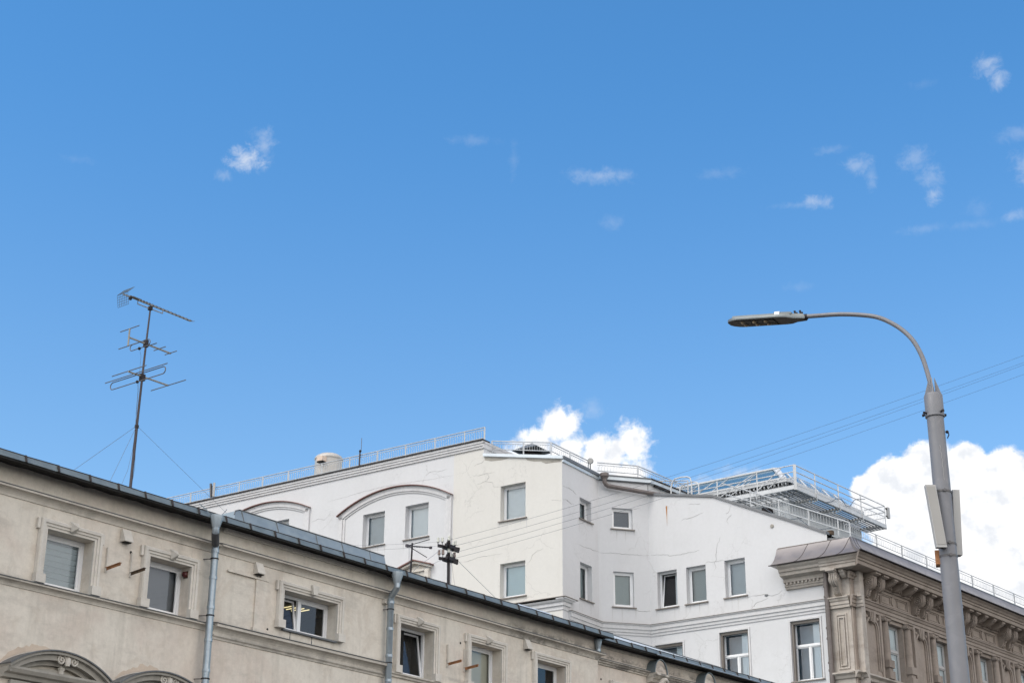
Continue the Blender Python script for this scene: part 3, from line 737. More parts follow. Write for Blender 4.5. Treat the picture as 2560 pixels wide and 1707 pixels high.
# blind arches round the attic windows
def arch(uc, hs, ztop, rise, zlow):
    Rr = (hs*hs+rise*rise)/(2*rise); zc = ztop-Rr; A = math.asin(hs/Rr); N = 28
    q = MB(); cap = MB()
    def ring(mb, r0, r1, n0, n1, aa):
        for i in range(N):
            a, b = -aa+2*aa*i/N, -aa+2*aa*(i+1)/N
            p = [AE.P(uc+r*math.sin(t), n, zc+r*math.cos(t)) for t in (a, b) for n in (n0, n1) for r in (r0, r1)]
            mb.add(p, [(0,1,3,2),(4,6,7,5),(0,4,5,1),(2,3,7,6),(0,2,6,4),(1,5,7,3)])
    ring(q, Rr-.20, Rr-.004, .003, .07, A); ring(q, Rr-.27, Rr-.203, .003, .035, A*.94)
    zs = ztop-rise
    for sg in (-1, 1):
        a, b = sorted((uc+sg*hs, uc+sg*(hs-.22))); q.box(AE, a, b, .003, .07, zlow, zs-.03)
        a, b = sorted((uc+sg*(hs-.223), uc+sg*(hs-.32))); q.box(AE, a, b, .003, .035, zlow, zs-.13)
    ob = q.build('blind_arch', M['whitetrim'], wht)
    ring(cap, Rr, Rr+.028, .003, .17, A*1.012); cap.build('arch_capping', M['redtin'], ob)
arch(7.60, 2.74, 19.95, .72, 14.9); arch(14.25, 2.38, 20.40, .54, 14.9)
for k, h in enumerate(HA): window(AE, wht, *h, rev=.22, back='full', backmat='blind_pale' if k == 1 else 'blind_grey' if k == 0 else 'blind_cyan', bd=.12, lab=['right window under the large blind arch','',None,None][0] if k == 1 else None)
for k, h in enumerate(HAc): window(AE, wht, *h, rev=.22, back='full', backmat=('blind_pale','blind_cyan')[k], bd=.12)
window(BB, wht, *HB[0], rev=.2, back='farpart', backmat='blind_teal', bd=.15); window(BB, wht, *HB[1], rev=.2, back='full', backmat='blind_teal', bd=.15)
window(CE, wht, *HC[0], rev=.12, back='full', backmat='blind_navy', bd=.1); window(CE, wht, *HC[1], rev=.12, back='full', backmat='blind_teal', bd=.12)
window(DE, wht, *HD[0], rev=.2, back='part', backmat='blind_pale', bd=.24, tilt='all', lab='window with tilted sash'); window(DE, wht, *HD[1], rev=.2, back='full', backmat='blind_teal', bd=.15); window(DE, wht, *HD[2], rev=.2, back='full', backmat='blind_grey', bd=.15)
for h, tr in ((HD[3],12.9),(HD[4],12.93),(HD[5],12.96)):
    window(DE, wht, *h, rev=.26, transom=tr, low_mull=(h[0]+h[1])/2, fw=.048, back='part', backmat='blind_pale', bd=.07, roommat='room_skytint', roomd=.45, glass='glass_strong')
    q = MB()
    for (e, n) in ((.06,.035),):
        q.box(DE, h[0]-e, h[0]-.002, .003, n, h[2], h[3]+e); q.box(DE, h[1]+.002, h[1]+e, .003, n, h[2], h[3]+e); q.box(DE, h[0]-.002, h[1]+.002, .003, n, h[3]+.002, h[3]+e)
    q.build('window_surround', M['whitetrim'], wht)
    q = MB(); q.box(DE, h[0]+.002, h[0]+.07, -.18, -.06, h[2], h[3]-.002); q.box(DE, h[1]-.07, h[1]-.002, -.18, -.06, h[2], h[3]-.002); q.box(DE, h[0]+.07, h[1]-.07, -.18, -.06, h[3]-.09, h[3]-.002)
    q.build('inner_jamb', M['sill'], wht)
# long cracks in the render, each a thin dark line following the wall
def crack(F, pts, r=.008):
    out = [pts[0]]
    for a, b in zip(pts, pts[1:]):
        n = max(2, int(math.hypot(b[0]-a[0], b[1]-a[1])/.07))
        for i in range(1, n+1):
            j = .018 if i < n else 0
            out.append((a[0]+(b[0]-a[0])*i/n+random.uniform(-j,j), a[1]+(b[1]-a[1])*i/n+random.uniform(-j,j)))
    N = len(out)
    q = MB(); q.tube([F.P(u,.001,z) for u, z in out], [r*(.35+.65*math.sin(math.pi*(i+.5)/N))*random.uniform(.6,1.25) for i in range(N)], 4); q.build('crack', M['crackline'], wht)
for pts in ([(7.05,16.92),(6.76,16.90),(6.39,16.85),(6.29,16.78),(6.09,16.78),(5.83,16.76),(5.72,16.78),(5.31,16.78),(5.01,16.79)],
            [(4.14,17.17),(4.19,17.00),(4.28,16.88),(4.32,16.62),(4.36,16.31),(4.42,16.25),(4.36,16.09),(4.43,15.97)],
            [(4.79,16.30),(4.65,16.33),(4.50,16.29),(4.27,16.28),(4.03,16.28)], [(3.18,14.85),(2.83,14.85),(2.54,14.86),(2.17,14.76),(1.93,14.81),(1.80,14.90)],
            [(5.74,17.99),(5.64,18.05),(5.41,18.04),(5.14,18.08),(4.95,18.13),(4.78,18.16)], [(5.39,18.55),(5.21,18.54),(5.03,18.50),(4.90,18.51)],
            [(3.64,17.88),(3.75,17.82),(3.85,17.67),(3.79,17.55)], [(3.67,18.23),(3.72,18.04),(3.86,17.94)], [(3.05,14.43),(2.84,14.59),(2.55,14.66),(2.36,14.72)]): crack(DE, pts)
for pts in ([(-1.40,16.89),(-1.01,16.87),(-.67,16.91),(-.32,16.90),(-.01,16.92)], [(-2.49,18.27),(-2.21,18.32),(-1.97,18.25),(-1.72,18.28)], [(-2.49,18.76),(-2.14,18.79),(-1.78,18.77),(-1.57,18.68)]): crack(BB, pts)
for pts in ([(-1.91,16.91),(-1.63,16.90),(-1.30,16.93),(-.98,16.91),(-.60,16.92),(-.18,16.91),(0,16.93)], [(-.59,18.66),(-.46,18.65),(-.30,18.67)], [(-.58,14.87),(-.28,14.85),(0,14.88)]): crack(CE, pts)
for pts in ([(3.97,19.83),(3.69,19.76),(3.37,19.79),(2.95,19.77)], [(3.42,20.33),(3.54,20.23),(3.77,20.21),(3.88,20.17)], [(3.78,19.41),(3.36,19.49),(3.04,19.40),(2.99,19.23),(2.67,19.16)], [(3.27,19.79),(3.18,19.62),(3.36,19.49)],
            [(.49,18.34),(.28,18.27),(.02,18.22)], [(1.49,16.13),(1.32,16.29),(1.27,16.43),(1.06,16.55),(.80,16.60)], [(4.59,16.58),(4.30,16.61),(4.08,16.60),(3.74,16.65),(3.63,16.68),(3.07,16.67),(2.57,16.68)],
            [(10.94,19.97),(10.37,19.99),(9.88,20.02),(9.04,20.08),(7.80,20.10),(6.72,20.05),(5.79,20.00),(4.87,19.98)], [(6.12,20.17),(5.93,20.30),(5.47,20.25),(5.14,20.27)], [(11.76,19.25),(11.41,19.34),(11.11,19.24),(10.91,19.37),(10.77,19.49)]): crack(AE, pts, .006)
# rain streaks below the sills
for F, hs in ((AE, HA[:2]+HAc), (BB, HB), (CE, HC), (DE, HD[:3])):
    for h in hs:
        for u in (h[0]-.05, h[0]+random.uniform(.1,.4), h[1]-random.uniform(.1,.35), h[1]+.05):
            L = random.uniform(.12,.5); w = random.uniform(.008,.022); z = h[2]-.052
            q = MB(); q.slab(F, [(u-w,z),(u+w,z),(u+w*.7,z-L*.5),(u+w*.1,z-L),(u-w*.1,z-L),(u-w*.6,z-L*.6)], .001, .0035); q.build('rain_streak', M['streak'], wht)
# small pediment over a hidden window
q = MB()
ap, zl = 6.44, 16.62
for sg in (-1, 1):
    e = ap+sg*.74
    q.slab(AE, sorted([(ap,16.90),(ap,16.82)])[::-1]+[(e,zl-.03),(e,zl+.05)], .003, .20)
q.box(AE, ap-.66, ap+.66, .003, .12, 16.50, 16.58); q.box(AE, ap-.6, ap+.6, .003, .06, 16.2, 16.49)
q.box(AE, ap-.66, ap-.48, .003, .16, 16.22, 16.49); q.box(AE, ap+.48, ap+.66, .003, .16, 16.22, 16.49)
q.slab(AE, [(ap-.6,16.58),(ap+.6,16.58),(ap,16.84)], .003, .03)
po = q.build('small_pediment', M['beige_frame'], wht)
q = MB()
for sg in (-1, 1):
    e = ap+sg*.80
    q.slab(AE, [(ap,16.955),(ap,16.91),(e,zl+.045),(e,zl+.09)], .003, .27)
q.build('pediment_capping', M['redtin'], po)
# brown pipe crossing the bay under the roof
q = MB(); q.lathe(CE.P(-1.73,.22,19.58), [(.07,0),(.08,.05),(.15,.13),(.16,.14),(.16,.26),(.14,.26)], 16)
o = q.build('downpipe', M['brownpipe'], wht, smooth=30, label='brown pipe running sideways under the roof edge')
q = MB(); q.tube([CE.P(-1.73,.22,19.62),CE.P(-1.73,.22,19.50),CE.P(-1.68,.20,19.43),CE.P(-1.60,.2,19.38),CE.P(-.1,.2,19.24),CE.P(.5,.2,19.19)], .082, 14); q.build('pipe_run', M['brownpipe'], o, smooth=40)
# marks on the gable wall
q = MB(); q.lathe(DE.P(2.06,.003,17.2), [(.07,0),(.07,.02),(.05,.03)], 14, axis=DE.n); q.build('wall_cap', M['pediment'], wht)
q = MB(); q.slab(DE, [(2.50,14.80),(2.46,14.85),(2.36,14.84),(2.34,14.79),(2.42,14.75)], .003, .008); q.build('wall_hole', M['flash'], wht)
q = MB(); q.slab(DE, [(6.37,18.62),(6.36,18.66),(6.33,18.67),(6.30,18.64),(6.31,18.50),(6.322,18.2),(6.334,17.9),(6.34,18.2),(6.355,18.45)], .003, .007); q.build('rust_streak', paint('rust_streak', (.36,.17,.06), .9, 0, .2, (.55,.42,.28), .7, 3), wht)

# ================================================================== ORNATE STONE BUILDING
orn = thing('ornate_building', EE.P(8, -4, 0), 'ornate brown stone building with heavy bracketed cornice and Ionic half columns, right', 'building')
PER = 3.51; KB = 7
HE = [(2.22+PER*k, 3.42+PER*k, 11.95, 13.86) for k in range(KB)]
w_ = MB(); wall(w_, EE, .0, 26, 0, 15.3, HE, rev=.22)
w_.build('wall', M['stone'], orn)
DK = DE.shift(-.0, .06)
w_ = MB(); w_.box(DE, -.72, .06, -.3, .06, 0, 15.2); w_.box(DE, -1.0, -.70, -.45, -.14, 0, 15.2); w_.build('corner_pier', M['stone_lit'], orn)
# corner panel
q = MB()
def panel(mb, F, a, b, c, d, n=.0, w=.045, h=.03):
    mb.box(F, a, b, n, n+h, c, c+w); mb.box(F, a, b, n, n+h, d-w, d); mb.box(F, a, a+w, n, n+h, c+w, d-w); mb.box(F, b-w, b, n, n+h, c+w, d-w)
panel(q, DE, -.56, -.16, 11.97, 13.79, .063); panel(q, DE, -.47, -.25, 12.07, 13.68, .063, .03, .05)
q.build('corner_panel', M['stone_lit'], orn)
# architrave
AR = [(.0,13.98),(.08,13.985),(.08,14.08),(.11,14.09),(.11,14.20),(.14,14.21),(.17,14.29),(.20,14.30),(.20,14.34),(0,14.37)]
q = MB(); q.prof(EE, AR, -.15, 26, .6, 0); q.build('architrave', M['stone'], orn)
q = MB(); q.prof(DE, [(n+.06, z) for n, z in AR], -.72, .06, 0, 0); q.prof(DE.shift(0,-.2), [(n+.06, z) for n, z in AR], -1.12, -.74); q.build('architrave', M['stone_lit'], orn)
# lower ledge
LD = [(.0,11.64),(.06,11.66),(.10,11.74),(.20,11.80),(.20,11.85),(0,11.87)]
q = MB(); q.prof(EE, LD, -.15, 26, .6, 0); q.prof(DE, [(n+.06, z) for n, z in LD], -.74, .06); q.prof(DE.shift(0,-.2), [(n+.06, z) for n, z in LD], -1.1, -.76)
for i in range(26): q.lathe(EE.P(.1+i*.13,.11,11.60), [(.02,0),(.05,.04),(.03,.08)], 6)
q.build('ledge', M['stone_lit'], orn)
# frieze: panels with roundels, consoles in pairs, small modillions, corona
q = MB()
for k in range(KB):
    u = PER*k
    panel(q, EE, 1.90+u, 3.92+u, 14.43, 14.86, .003, .05, .04); panel(q, EE, 2.0+u, 2.66+u, 14.50, 14.79, .003, .03, .03); panel(q, EE, 3.16+u, 3.82+u, 14.50, 14.79, .003, .03, .03)
    q.lathe(EE.P(2.91+u,.003,14.645), [(.19,0),(.19,.035),(.15,.045),(.15,.025)], 22, axis=EE.n)
    panel(q, EE, 1.00+u, 1.26+u, 14.42, 14.80, .003, .04, .04)
q.box(EE, -.2, 26, .003, .09, 15.03, 15.15); q.box(EE, -.2, 26, .003, .05, 14.93, 15.027)
q.box(DE, -.71, .05, .063, .12, 15.03, 15.15)
q.build('frieze_panel', M['stone'], orn)
q = MB()
for i in range(170): q.lathe(EE.P(.05+i*.15,.10,14.99), [(.02,0),(.045,.04),(.035,.09)], 6)
q.build('egg_moulding', M['stone'], orn, smooth=50); q = MB()
for i in range(5): q.lathe(DE.P(-.68+i*.15,.14,14.99), [(.02,0),(.045,.04),(.035,.09)], 6)
q.build('egg_moulding', M['stone'], orn, smooth=50)
CON = [(0,15.20),(.56,15.20),(.58,15.15),(.52,15.11),(.47,15.13),(.43,15.05),(.44,14.96),(.42,14.84),(.35,14.75),(.26,14.70),(.20,14.62),(.17,14.52),(.12,14.46),(.07,14.42),(0,14.40)]
MOD = [(0,15.20),(.56,15.20),(.58,15.15),(.54,15.11),(.48,15.12),(.40,15.03),(.30,15.00),(.20,14.96),(.12,14.98),(0,14.98)]
def console(F, u, wd=.27, mat='stone'):
    q = MB(); q.prof(F, [(n+.003, z) for n, z in CON], u-wd/2, u+wd/2)
    q.box(F, u-wd/2-.04, u+wd/2+.04, .42, .60, 15.145, 15.205)
    for i in range(4): q.ball(F.P(u, .23-.035*i, 14.62-.055*i), .045-.005*i, 6)
    for e in (-.07,0,.07): q.tube([F.P(u+e,.455,15.08),F.P(u+e,.46,14.96),F.P(u+e,.435,14.83),F.P(u+e,.36,14.74),F.P(u+e,.27,14.69)], .028, 6)
    o = q.build('console', M[mat], orn, smooth=35)
    q = MB()
    for sg in (-1, 1):
        for rr in (.14, .08): 
            pts = [F.P(u+sg*(wd/2+.004), .28+rr*math.cos(t), 14.90+rr*math.sin(t)) for t in [2*math.pi*i/16 for i in range(17)]]
            q.tube(pts, .022, 6)
        q.ball(F.P(u+sg*(wd/2+.004),.28,14.90), .04, 6)
    q.build('volute', M[mat], o, smooth=50)
for k in range(KB):
    for du in (.85, 1.43): console(EE, du-.02+PER*k)
console(DE.shift(0,.06), -.33, .25, 'stone_lit')
for k in range(KB):
    for j in range(3):
        q = MB(); u = 2.10+.72*j+PER*k
        q.prof(EE, [(n+.003, z) for n, z in MOD], u-.10, u+.10)
        for e in (-.06, .06): q.tube([EE.P(u+e,.56,15.13),EE.P(u+e,.47,15.07),EE.P(u+e,.34,15.0),EE.P(u+e,.2,14.97)], .03, 6)
        q.box(EE, u-.13, u+.13, .44, .60, 15.145, 15.205)
        q.build('modillion', M['stone'], orn, smooth=35)
q = MB(); q.prof(DE.shift(0,.06), [(n*.6+.003, z) for n, z in MOD], -.70, -.52); q.build('modillion', M['stone_lit'], orn, smooth=35)
CR = [(0,15.205),(.64,15.21),(.66,15.22),(.66,15.34),(.70,15.355),(.70,15.42),(.74,15.44),(.78,15.50),(.85,15.55),(.86,15.585),(0,15.60)]
q = MB(); q.prof(EE, CR, -.03, 26, .97, 0); q.build('cornice', M['stone'], orn)
CRD = [(n*.82, z) for n, z in CR]
q = MB(); q.prof(DE, CRD, -.75, .08, 0, 0); q.prof(DE, CRD, -.81, -.754, 1.0, 0)
q.prof(DE, [(0,14.86),(.10,14.87),(.12,14.93),(.16,14.95),(.16,15.06),(.24,15.08),(.24,15.2),(.40,15.24),(.48,15.26),(.50,15.36),(.56,15.38),(.58,15.46),(.66,15.52),(.70,15.585),(0,15.60)], .083, 1.62)
q.build('cornice', M['stone_lit'], orn)
q = MB()
for i in range(9): q.box(DE, .30+i*.145, .365+i*.145, .163, .235, 15.005, 15.077)
q.build('dentil', M['stone_lit'], orn)
# concave metal skirt
SK = [(.93,15.605),(.78,15.665),(.62,15.76),(.47,15.89),(.34,16.06),(.25,16.22),(.22,16.30),(.1,16.30),(.1,15.606)]
q = MB(); q.prof(EE, SK, .0, 26, 1.0, 0); q.build('roof_skirt', M['browntin'], orn, smooth=35)
SKD = [(n*.84-.03 if n > .1 else 0.003, z) for n, z in SK]
q = MB(); q.prof(DE, SKD, -.80, 1.86, 1.0, 0); ob = q.build('roof_skirt', M['browntin'], orn, smooth=35)
q = MB()
for u in (.95, .08, -.62, -.86):
    q.tube([DE.P(u-(.05*i if u > -.8 else n*1.05), n+.004, z+.006) for i, (n, z) in enumerate(SKD[:7])], .007, 5)
q.tube([EE.P(.25-n*.6, n+.003, z+.004) for n, z in SK[:7]], .007, 5)
q.tube([DE.P(1.88,SKD[0][0]+.005,15.60),DE.P(-.80-SKD[0][0],SKD[0][0]+.005,15.60)], .018, 6)
q.tube([EE.P(-.93,.935,15.60),EE.P(26,.935,15.60)], .018, 6)
q.tube([DE.P(1.86,.10,16.31),DE.P(-.60,.10,16.31)], .02, 6)
q.build('sheet_seam', M['seam'], ob)
q = MB(); q.slab(DE, [(1.87,16.31),(-.3,16.31),(-.3,16.36),(1.87,16.37)], .003, .05); q.build('skirt_flashing', M['sill'], orn)
# roof behind the skirt
q = MB(); q.prof(EE, [(.24,16.27),(.24,16.31),(-.1,16.34),(-3.6,16.95),(-3.6,16.2),(.1,16.2)], .05, 26); q.build('roof', M['greytin'], orn)
# half columns, blind niches, windows
for k in range(KB):
    u = PER*k
    for uc in (2.02+u, 3.62+u):
        q = MB(); c = EE.P(uc, .06, 0)
        q.lathe(c, [(.150,12.50),(.150,12.55),(.138,12.60),(.138,13.2),(.120,13.80),(.135,13.81),(.135,13.84)], 18)
        for (za, zb) in ((12.25,12.497),(11.87,12.13)): q.box(EE, uc-.18, uc+.18, .003, .24, za, zb)
        q.box(EE, uc-.135, uc+.135, .003, .19, 12.13, 12.247)
        o = q.build('half_column', M['stone'], orn, smooth=40)
        q = MB(); q.box(EE, uc-.17, uc+.17, .003, .25, 13.935, 13.978); q.box(EE, uc-.14, uc+.14, .003, .2, 13.842, 13.932)
        for e in (-.14, .14): q.lathe(EE.P(uc+e,.01,13.865), [(.075,0),(.075,.20),(.045,.215),(.045,.19),(.03,.19),(.03,.225)], 14, axis=EE.n)
        q.build('capital', M['stone'], o, smooth=35)
    # niche bay centred between the columns
    nc = 1.13+u
    q = MB(); N = 16; zs = 13.40; rad = .33
    inner = [(nc-rad,12.05)]+[(nc-rad*math.cos(math.pi*i/N), zs+rad*math.sin(math.pi*i/N)) for i in range(N+1)]+[(nc+rad,12.05)]
    def off(d): return [(nc-rad-d,12.05)]+[(nc-(rad+d)*math.cos(math.pi*i/N), zs+(rad+d)*math.sin(math.pi*i/N)) for i in range(N+1)]+[(nc+rad+d,12.05)]
    for (d0, d1, h) in ((0,.05,.05),(.05,.12,.09)):
        A_, B_ = off(d0), off(d1)
        for i in range(len(A_)-1):
            p = [EE.P(x, n, z) for n in (.003, h) for x, z in (A_[i], A_[i+1], B_[i+1], B_[i])]
            q.add(p, [(4,5,6,7),(0,1,5,4),(1,2,6,5),(2,3,7,6),(3,0,4,7)])
    q.box(EE, nc-.60, nc-.48, .003, .11, 11.88, 13.97); q.box(EE, nc+.48, nc+.60, .003, .11, 11.88, 13.97); q.box(EE, nc-.48, nc+.48, .003, .06, 11.88, 12.05)
    for sg in (-1, 1): q.ball(EE.P(nc+sg*.37,.06,13.80), .065, 6)
    o = q.build('niche', M['stone'], orn)
    q = MB()
    for i in range(5):
        a0 = -.22+i*.088
        q.slab(EE, [(nc+a0,13.975),(nc+a0+.08,13.975),(nc+(a0+.08)*.62,13.66-.03*(2-abs(i-2))),(nc+a0*.62,13.66-.03*(2-abs(i-2)))], .003, .17-.02*abs(i-2))
    q.build('keystone', M['stone'], o)
for k, h in enumerate(HE):
    window(EE, orn, *h, rev=.20, fw=.055, transom=12.98, low_mull=h[0]+.45, back='full', backmat='blind_pale', bd=.07, sill=False, roommat='room_skytint', framemat='pvc_old', glass='glass_strong', roomd=1.2)  # pale backing put behind the panes in place of their sky reflection
# brown downpipe in the corner
q = MB(); q.tube([DE.P(.04,.22,15.24),DE.P(.04,.20,15.1),DE.P(.05,.19,14.9),DE.P(.07,.19,0)], .085, 14)
o = q.build('downpipe', M['brownpipe'], orn, smooth=40)
for z in (14.75,14.4,13.35,13.0,12.2,11.95):
    q = MB(); q.lathe(DE.P(.065,.19,z), [(.086,-.03),(.095,-.03),(.095,.03),(.086,.03)], 14); q.build('pipe_joint', M['brownpipe'], o, smooth=30)
# ================================================================== ROOF-TOP THINGS
def railing(name, label, runs, posts, h, hooks=True, gap=.11, rw=.022, pw=.05, bars=True, group='painted roof edge railings', lean=0, r0=.09):
    """runs: list of (P0,P1) along the foot of the railing; posts: list of foot points"""
    t = thing(name, posts[0], label, 'railing', group)
    up = Vector((0,0,1))
    q = MB()
    for a, b in runs:
        q.tube([a+up*h, b+up*h], rw, 6)
    q.build('top_rail', M['railing'], t, smooth=40)
    q = MB()
    for a, b in runs: q.tube([a+up*r0, b+up*r0], rw*.8, 6); q.tube([a+up*(h-.09), b+up*(h-.09)], rw*.55, 5)
    q.build('lower_rail', M['railing'], t, smooth=40)
    for p in posts:
        q = MB(); q.bar(p-up*.25, p+up*h, pw, pw*.7); q.build('post', M['railing'], t)
    if bars:
        for a, b in runs:
            q = MB(); L = (b-a).length; n = max(2, int(L/gap)); d = (b-a).normalized()
            for i in range(n):
                p = a + (b-a)*((i+.5)/n)
                if hooks: q.tube([p+up*r0, p+up*(h-.16), p+up*(h-.10)+d*.05, p+up*(h-.07)+d*.13], .0085, 4)
                else: q.tube([p+up*r0, p+up*(h-.02)], .0085, 4)
            q.build('bar_grille', M['railing'], t)
    return t
AR_ = lambda u, n, z: AE.P(u, n, z)
pu = [3.6,4.53,5.93,7.35,8.75,10.15,11.6,13.38,14.78,16.09,17.52,18.9,20.4,21.9,23.4]
railing('roof_railing', 'long pale roof railing along the left white gable edge beside the round tank', [(AR_(3.58,-.25,21.20),AR_(23.5,-.25,21.20))], [AR_(u,-.25,21.20) for u in pu], .50)
railing('roof_railing', 'pale roof railing stepping round the middle corner in front of the black roof cowl',
        [(AR_(3.44,-.5,20.79),AR_(.8,-.5,20.24)), (AR_(.8,-.5,20.24), BB.P(.2,-.5,20.10)), (CE.P(-1.75,-.6,20.10),CE.P(-.17,-.6,20.10)), (CE.P(-.17,-.6,20.10), CE.P(-.17,-.6,20.05)+EE.u*5)],
        [AR_(3.44,-.5,20.79),AR_(2.01,-.5,20.49),AR_(.8,-.5,20.24),BB.P(-1.14,-.5,20.10),BB.P(.2,-.5,20.10),CE.P(-.17,-.6,20.10)], .41)
FEP = lambda a: CE.P(-.17,-.6,20.05)+EE.u*a
railing('roof_railing', 'short pale railing above the step where the brown pipe crosses the roof', [(DE.P(8.0,-2,19.98), DE.P(6.58,-2,19.74))], [DE.P(7.75,-2,19.94), DE.P(6.6,-2,19.75)], .43)
railing('roof_railing', 'pale railing along the ornate cornice roof at the far right', [(EE.P(.9,-.6,16.80),EE.P(24,-.6,16.80))], [EE.P(1.3+1.9*k,-.6,16.80) for k in range(13)], .42, gap=.13, rw=.016)
# sloping rail on the gable roof
t = thing('slope_railing', DE.P(3.2,-.7,18.2), 'white two bar railing sloping down the gable under the gallery', 'railing', 'painted roof edge railings')
q = MB(); q.tube([DE.P(4.4,-.7,19.35),DE.P(3.24,-.7,18.83),DE.P(-.55,-.7,17.05)], .022, 6); q.build('top_rail', M['railing'], t, smooth=40)
q = MB(); q.tube([DE.P(4.2,-.7,18.88),DE.P(3.18,-.7,18.43),DE.P(-.58,-.7,16.68)], .02, 6); q.build('lower_rail', M['railing'], t, smooth=40)
for u in (3.24,2.13,1.0,-.1,-.53):
    z1 = 18.83-(3.24-u)*.470; q = MB(); q.bar(DE.P(u,-.7,z1-.62), DE.P(u,-.7,z1), .045, .03); q.build('post', M['railing'], t)
q = MB()
for i in range(34):
    u = 3.1-i*.107; z1 = 18.83-(3.24-u)*.470
    q.tube([DE.P(u,-.7,z1-.40), DE.P(u,-.7,z1-.03)], .007, 4)
q.build('bar_grille', M['railing'], t)
q = MB()
for (a, b) in ((2.9,1.2),(1.5,.1)):
    q.tube([DE.P(a-(a-b)*i/10, -.72, 18.83-(3.24-(a-(a-b)*i/10))*.47-.35-.25*math.sin(math.pi*i/10)) for i in range(11)], .012, 5)
q.build('hanging_cable', M['wire'], t)
# ladder hoops
t = thing('ladder_hoop', DE.P(6.0,-.7,19.0), 'two bent white tube hoops at the roof ladder head left of the gallery', 'handrail')
q = MB(); q.tube([DE.P(6.55,-.7,18.9),DE.P(6.55,-.7,19.55),DE.P(6.50,-.7,19.74),DE.P(6.38,-.7,19.87),DE.P(6.1,-.7,19.89),DE.P(5.85,-.7,19.86),DE.P(5.72,-.7,19.80),DE.P(5.66,-.7,19.62),DE.P(5.67,-.7,18.8)], .028, 8); q.build('hoop', M['galwhite'], t, smooth=40)
q = MB(); q.tube([DE.P(6.2,-.7,18.9),DE.P(6.17,-.7,19.40),DE.P(6.10,-.7,19.54),DE.P(5.95,-.7,19.60),DE.P(5.6,-.7,19.62),DE.P(5.43,-.7,19.57),DE.P(5.36,-.7,19.45),DE.P(5.36,-.7,18.8)], .026, 8); q.build('hoop', M['galwhite'], t, smooth=40)

# penthouse with sloped glazing
pent = thing('roof_penthouse', DE.P(5,-5,18), 'pale roof penthouse with blue sloped glazing behind the white gallery', 'penthouse')
PH = Frame((DE.P(3.26,-3.7,0).x, DE.P(3.26,-3.7,0).y), (EE.u.x,EE.u.y), (EE.n.x,EE.n.y))
q = MB(); q.box(DE, 3.26, 11, -7, -3.7, 15.5, 19.5); q.prof(PH, [(0,15.5),(0,19.5),(-3,19.5),(-3,15.5)], .0, 5.45); q.build('wall', M['siding'], pent)
q = MB()
for i in range(46): q.tube([PH.P(.06+i*.117,.004,16.0), PH.P(.06+i*.117,.004,18.75)], .011, 4)
for i in range(14): q.tube([DE.P(3.3+i*.117,-3.694,16.5), DE.P(3.3+i*.117,-3.694,18.9)], .011, 4)
q.build('siding_batten', M['siding'], pent)
q = MB(); q.box(DE, 3.20, 11, -3.9, -3.46, 19.905, 20.03); q.box(PH, -.1, 5.6, -.2, .12, 19.905, 20.03); q.build('fascia', M['galwhite'], pent)
q = MB()
q.box(DE, 3.3, 11, -3.66, -3.60, 19.52, 19.90)
for i in range(52): q.box(DE, 3.25+i*.15, 3.295+i*.15, -3.59, -3.50, 19.80, 19.90)
vo = q.build('vent_band', M['grating'], pent)
q = MB(); q.box(DE, 3.28, 11, -3.599, -3.592, 19.80, 19.895); q.build('vent_shadow_gap', M['soffit'], vo)
q = MB(); q.poly(DE.P(3.32,-3.5,20.04),DE.P(11,-3.5,20.04),DE.P(11,-5,21.0),DE.P(4.45,-5,21.0)); q.poly(DE.P(3.32,-3.5,20.04),DE.P(4.45,-5,21.0),DE.P(4.45,-5,21.0)+EE.u*5,DE.P(3.32,-3.5,20.04)+EE.u*5.4)
q.poly(DE.P(4.45,-5,21.0),DE.P(11,-5,21.0),DE.P(11,-8,21.0),DE.P(4.45,-5,21.0)+EE.u*5)
q.build('glazed_roof', M['skyglass'], pent, fixn=False)
q = MB()
def gl(u, s): return DE.P(u, -3.5-1.5*s, 20.04+.96*s)+Vector((0,0,.02))
q.bar(DE.P(3.32,-3.48,20.06), DE.P(4.45,-4.98,21.03), .22, .06)
q.bar(DE.P(4.45,-5,21.03), DE.P(11,-5,21.03), .09, .06); q.bar(DE.P(3.3,-3.46,20.05), DE.P(11,-3.46,20.05), .08, .06)
for i in range(5):
    u = 5.2+i*1.3; q.bar(gl(u,0), gl(u,1), .022, .02)
for i in range(1,6): q.bar(DE.P(3.32,-3.5,20.05)+EE.u*i*.9, DE.P(4.45,-5,21.02)+EE.u*i*.9, .06, .04)
q.build('glazing_bar', M['galwhite'], pent)
# gallery round the penthouse
gal = thing('roof_gallery', DE.P(2.35,-2.5,19.2), 'white steel maintenance gallery with railings cantilevered above the ornate corner', 'gallery')
GP = Frame((DE.P(2.35,-2.5,0).x, DE.P(2.35,-2.5,0).y), (EE.u.x,EE.u.y), (EE.n.x,EE.n.y))
q = MB(); q.box(DE, 2.35, 10.5, -2.53, -2.47, 19.22, 19.37); q.box(GP, -.03, 6.85, -.03, .03, 19.20, 19.36)
q.box(GP, 6.82, 6.88, -.9, -.03, 19.2, 19.36); q.box(DE, 3.2, 10.5, -3.62, -3.56, 19.22, 19.30); q.box(GP, 1.0, 6.82, -.92, -.86, 19.2, 19.30)
q.build('edge_beam', M['galwhite'], gal)
q = MB()
for i in range(34): q.box(DE, 2.45+i*.235, 2.50+i*.235, -3.55, -2.54, 19.225, 19.26)
for n in (-2.85,-3.2): q.box(DE, 2.4, 10.5, n-.02, n+.02, 19.20, 19.223)
for i in range(6): q.box(GP, .1, 6.8, -.16-.13*i, -.10-.13*i, 19.225, 19.25)
for u in (1.44,3.17,4.91,6.3): q.box(GP, u-.05, u+.05, -.9, -.04, 19.15, 19.222)
q.build('deck_grating', M['grating'], gal)
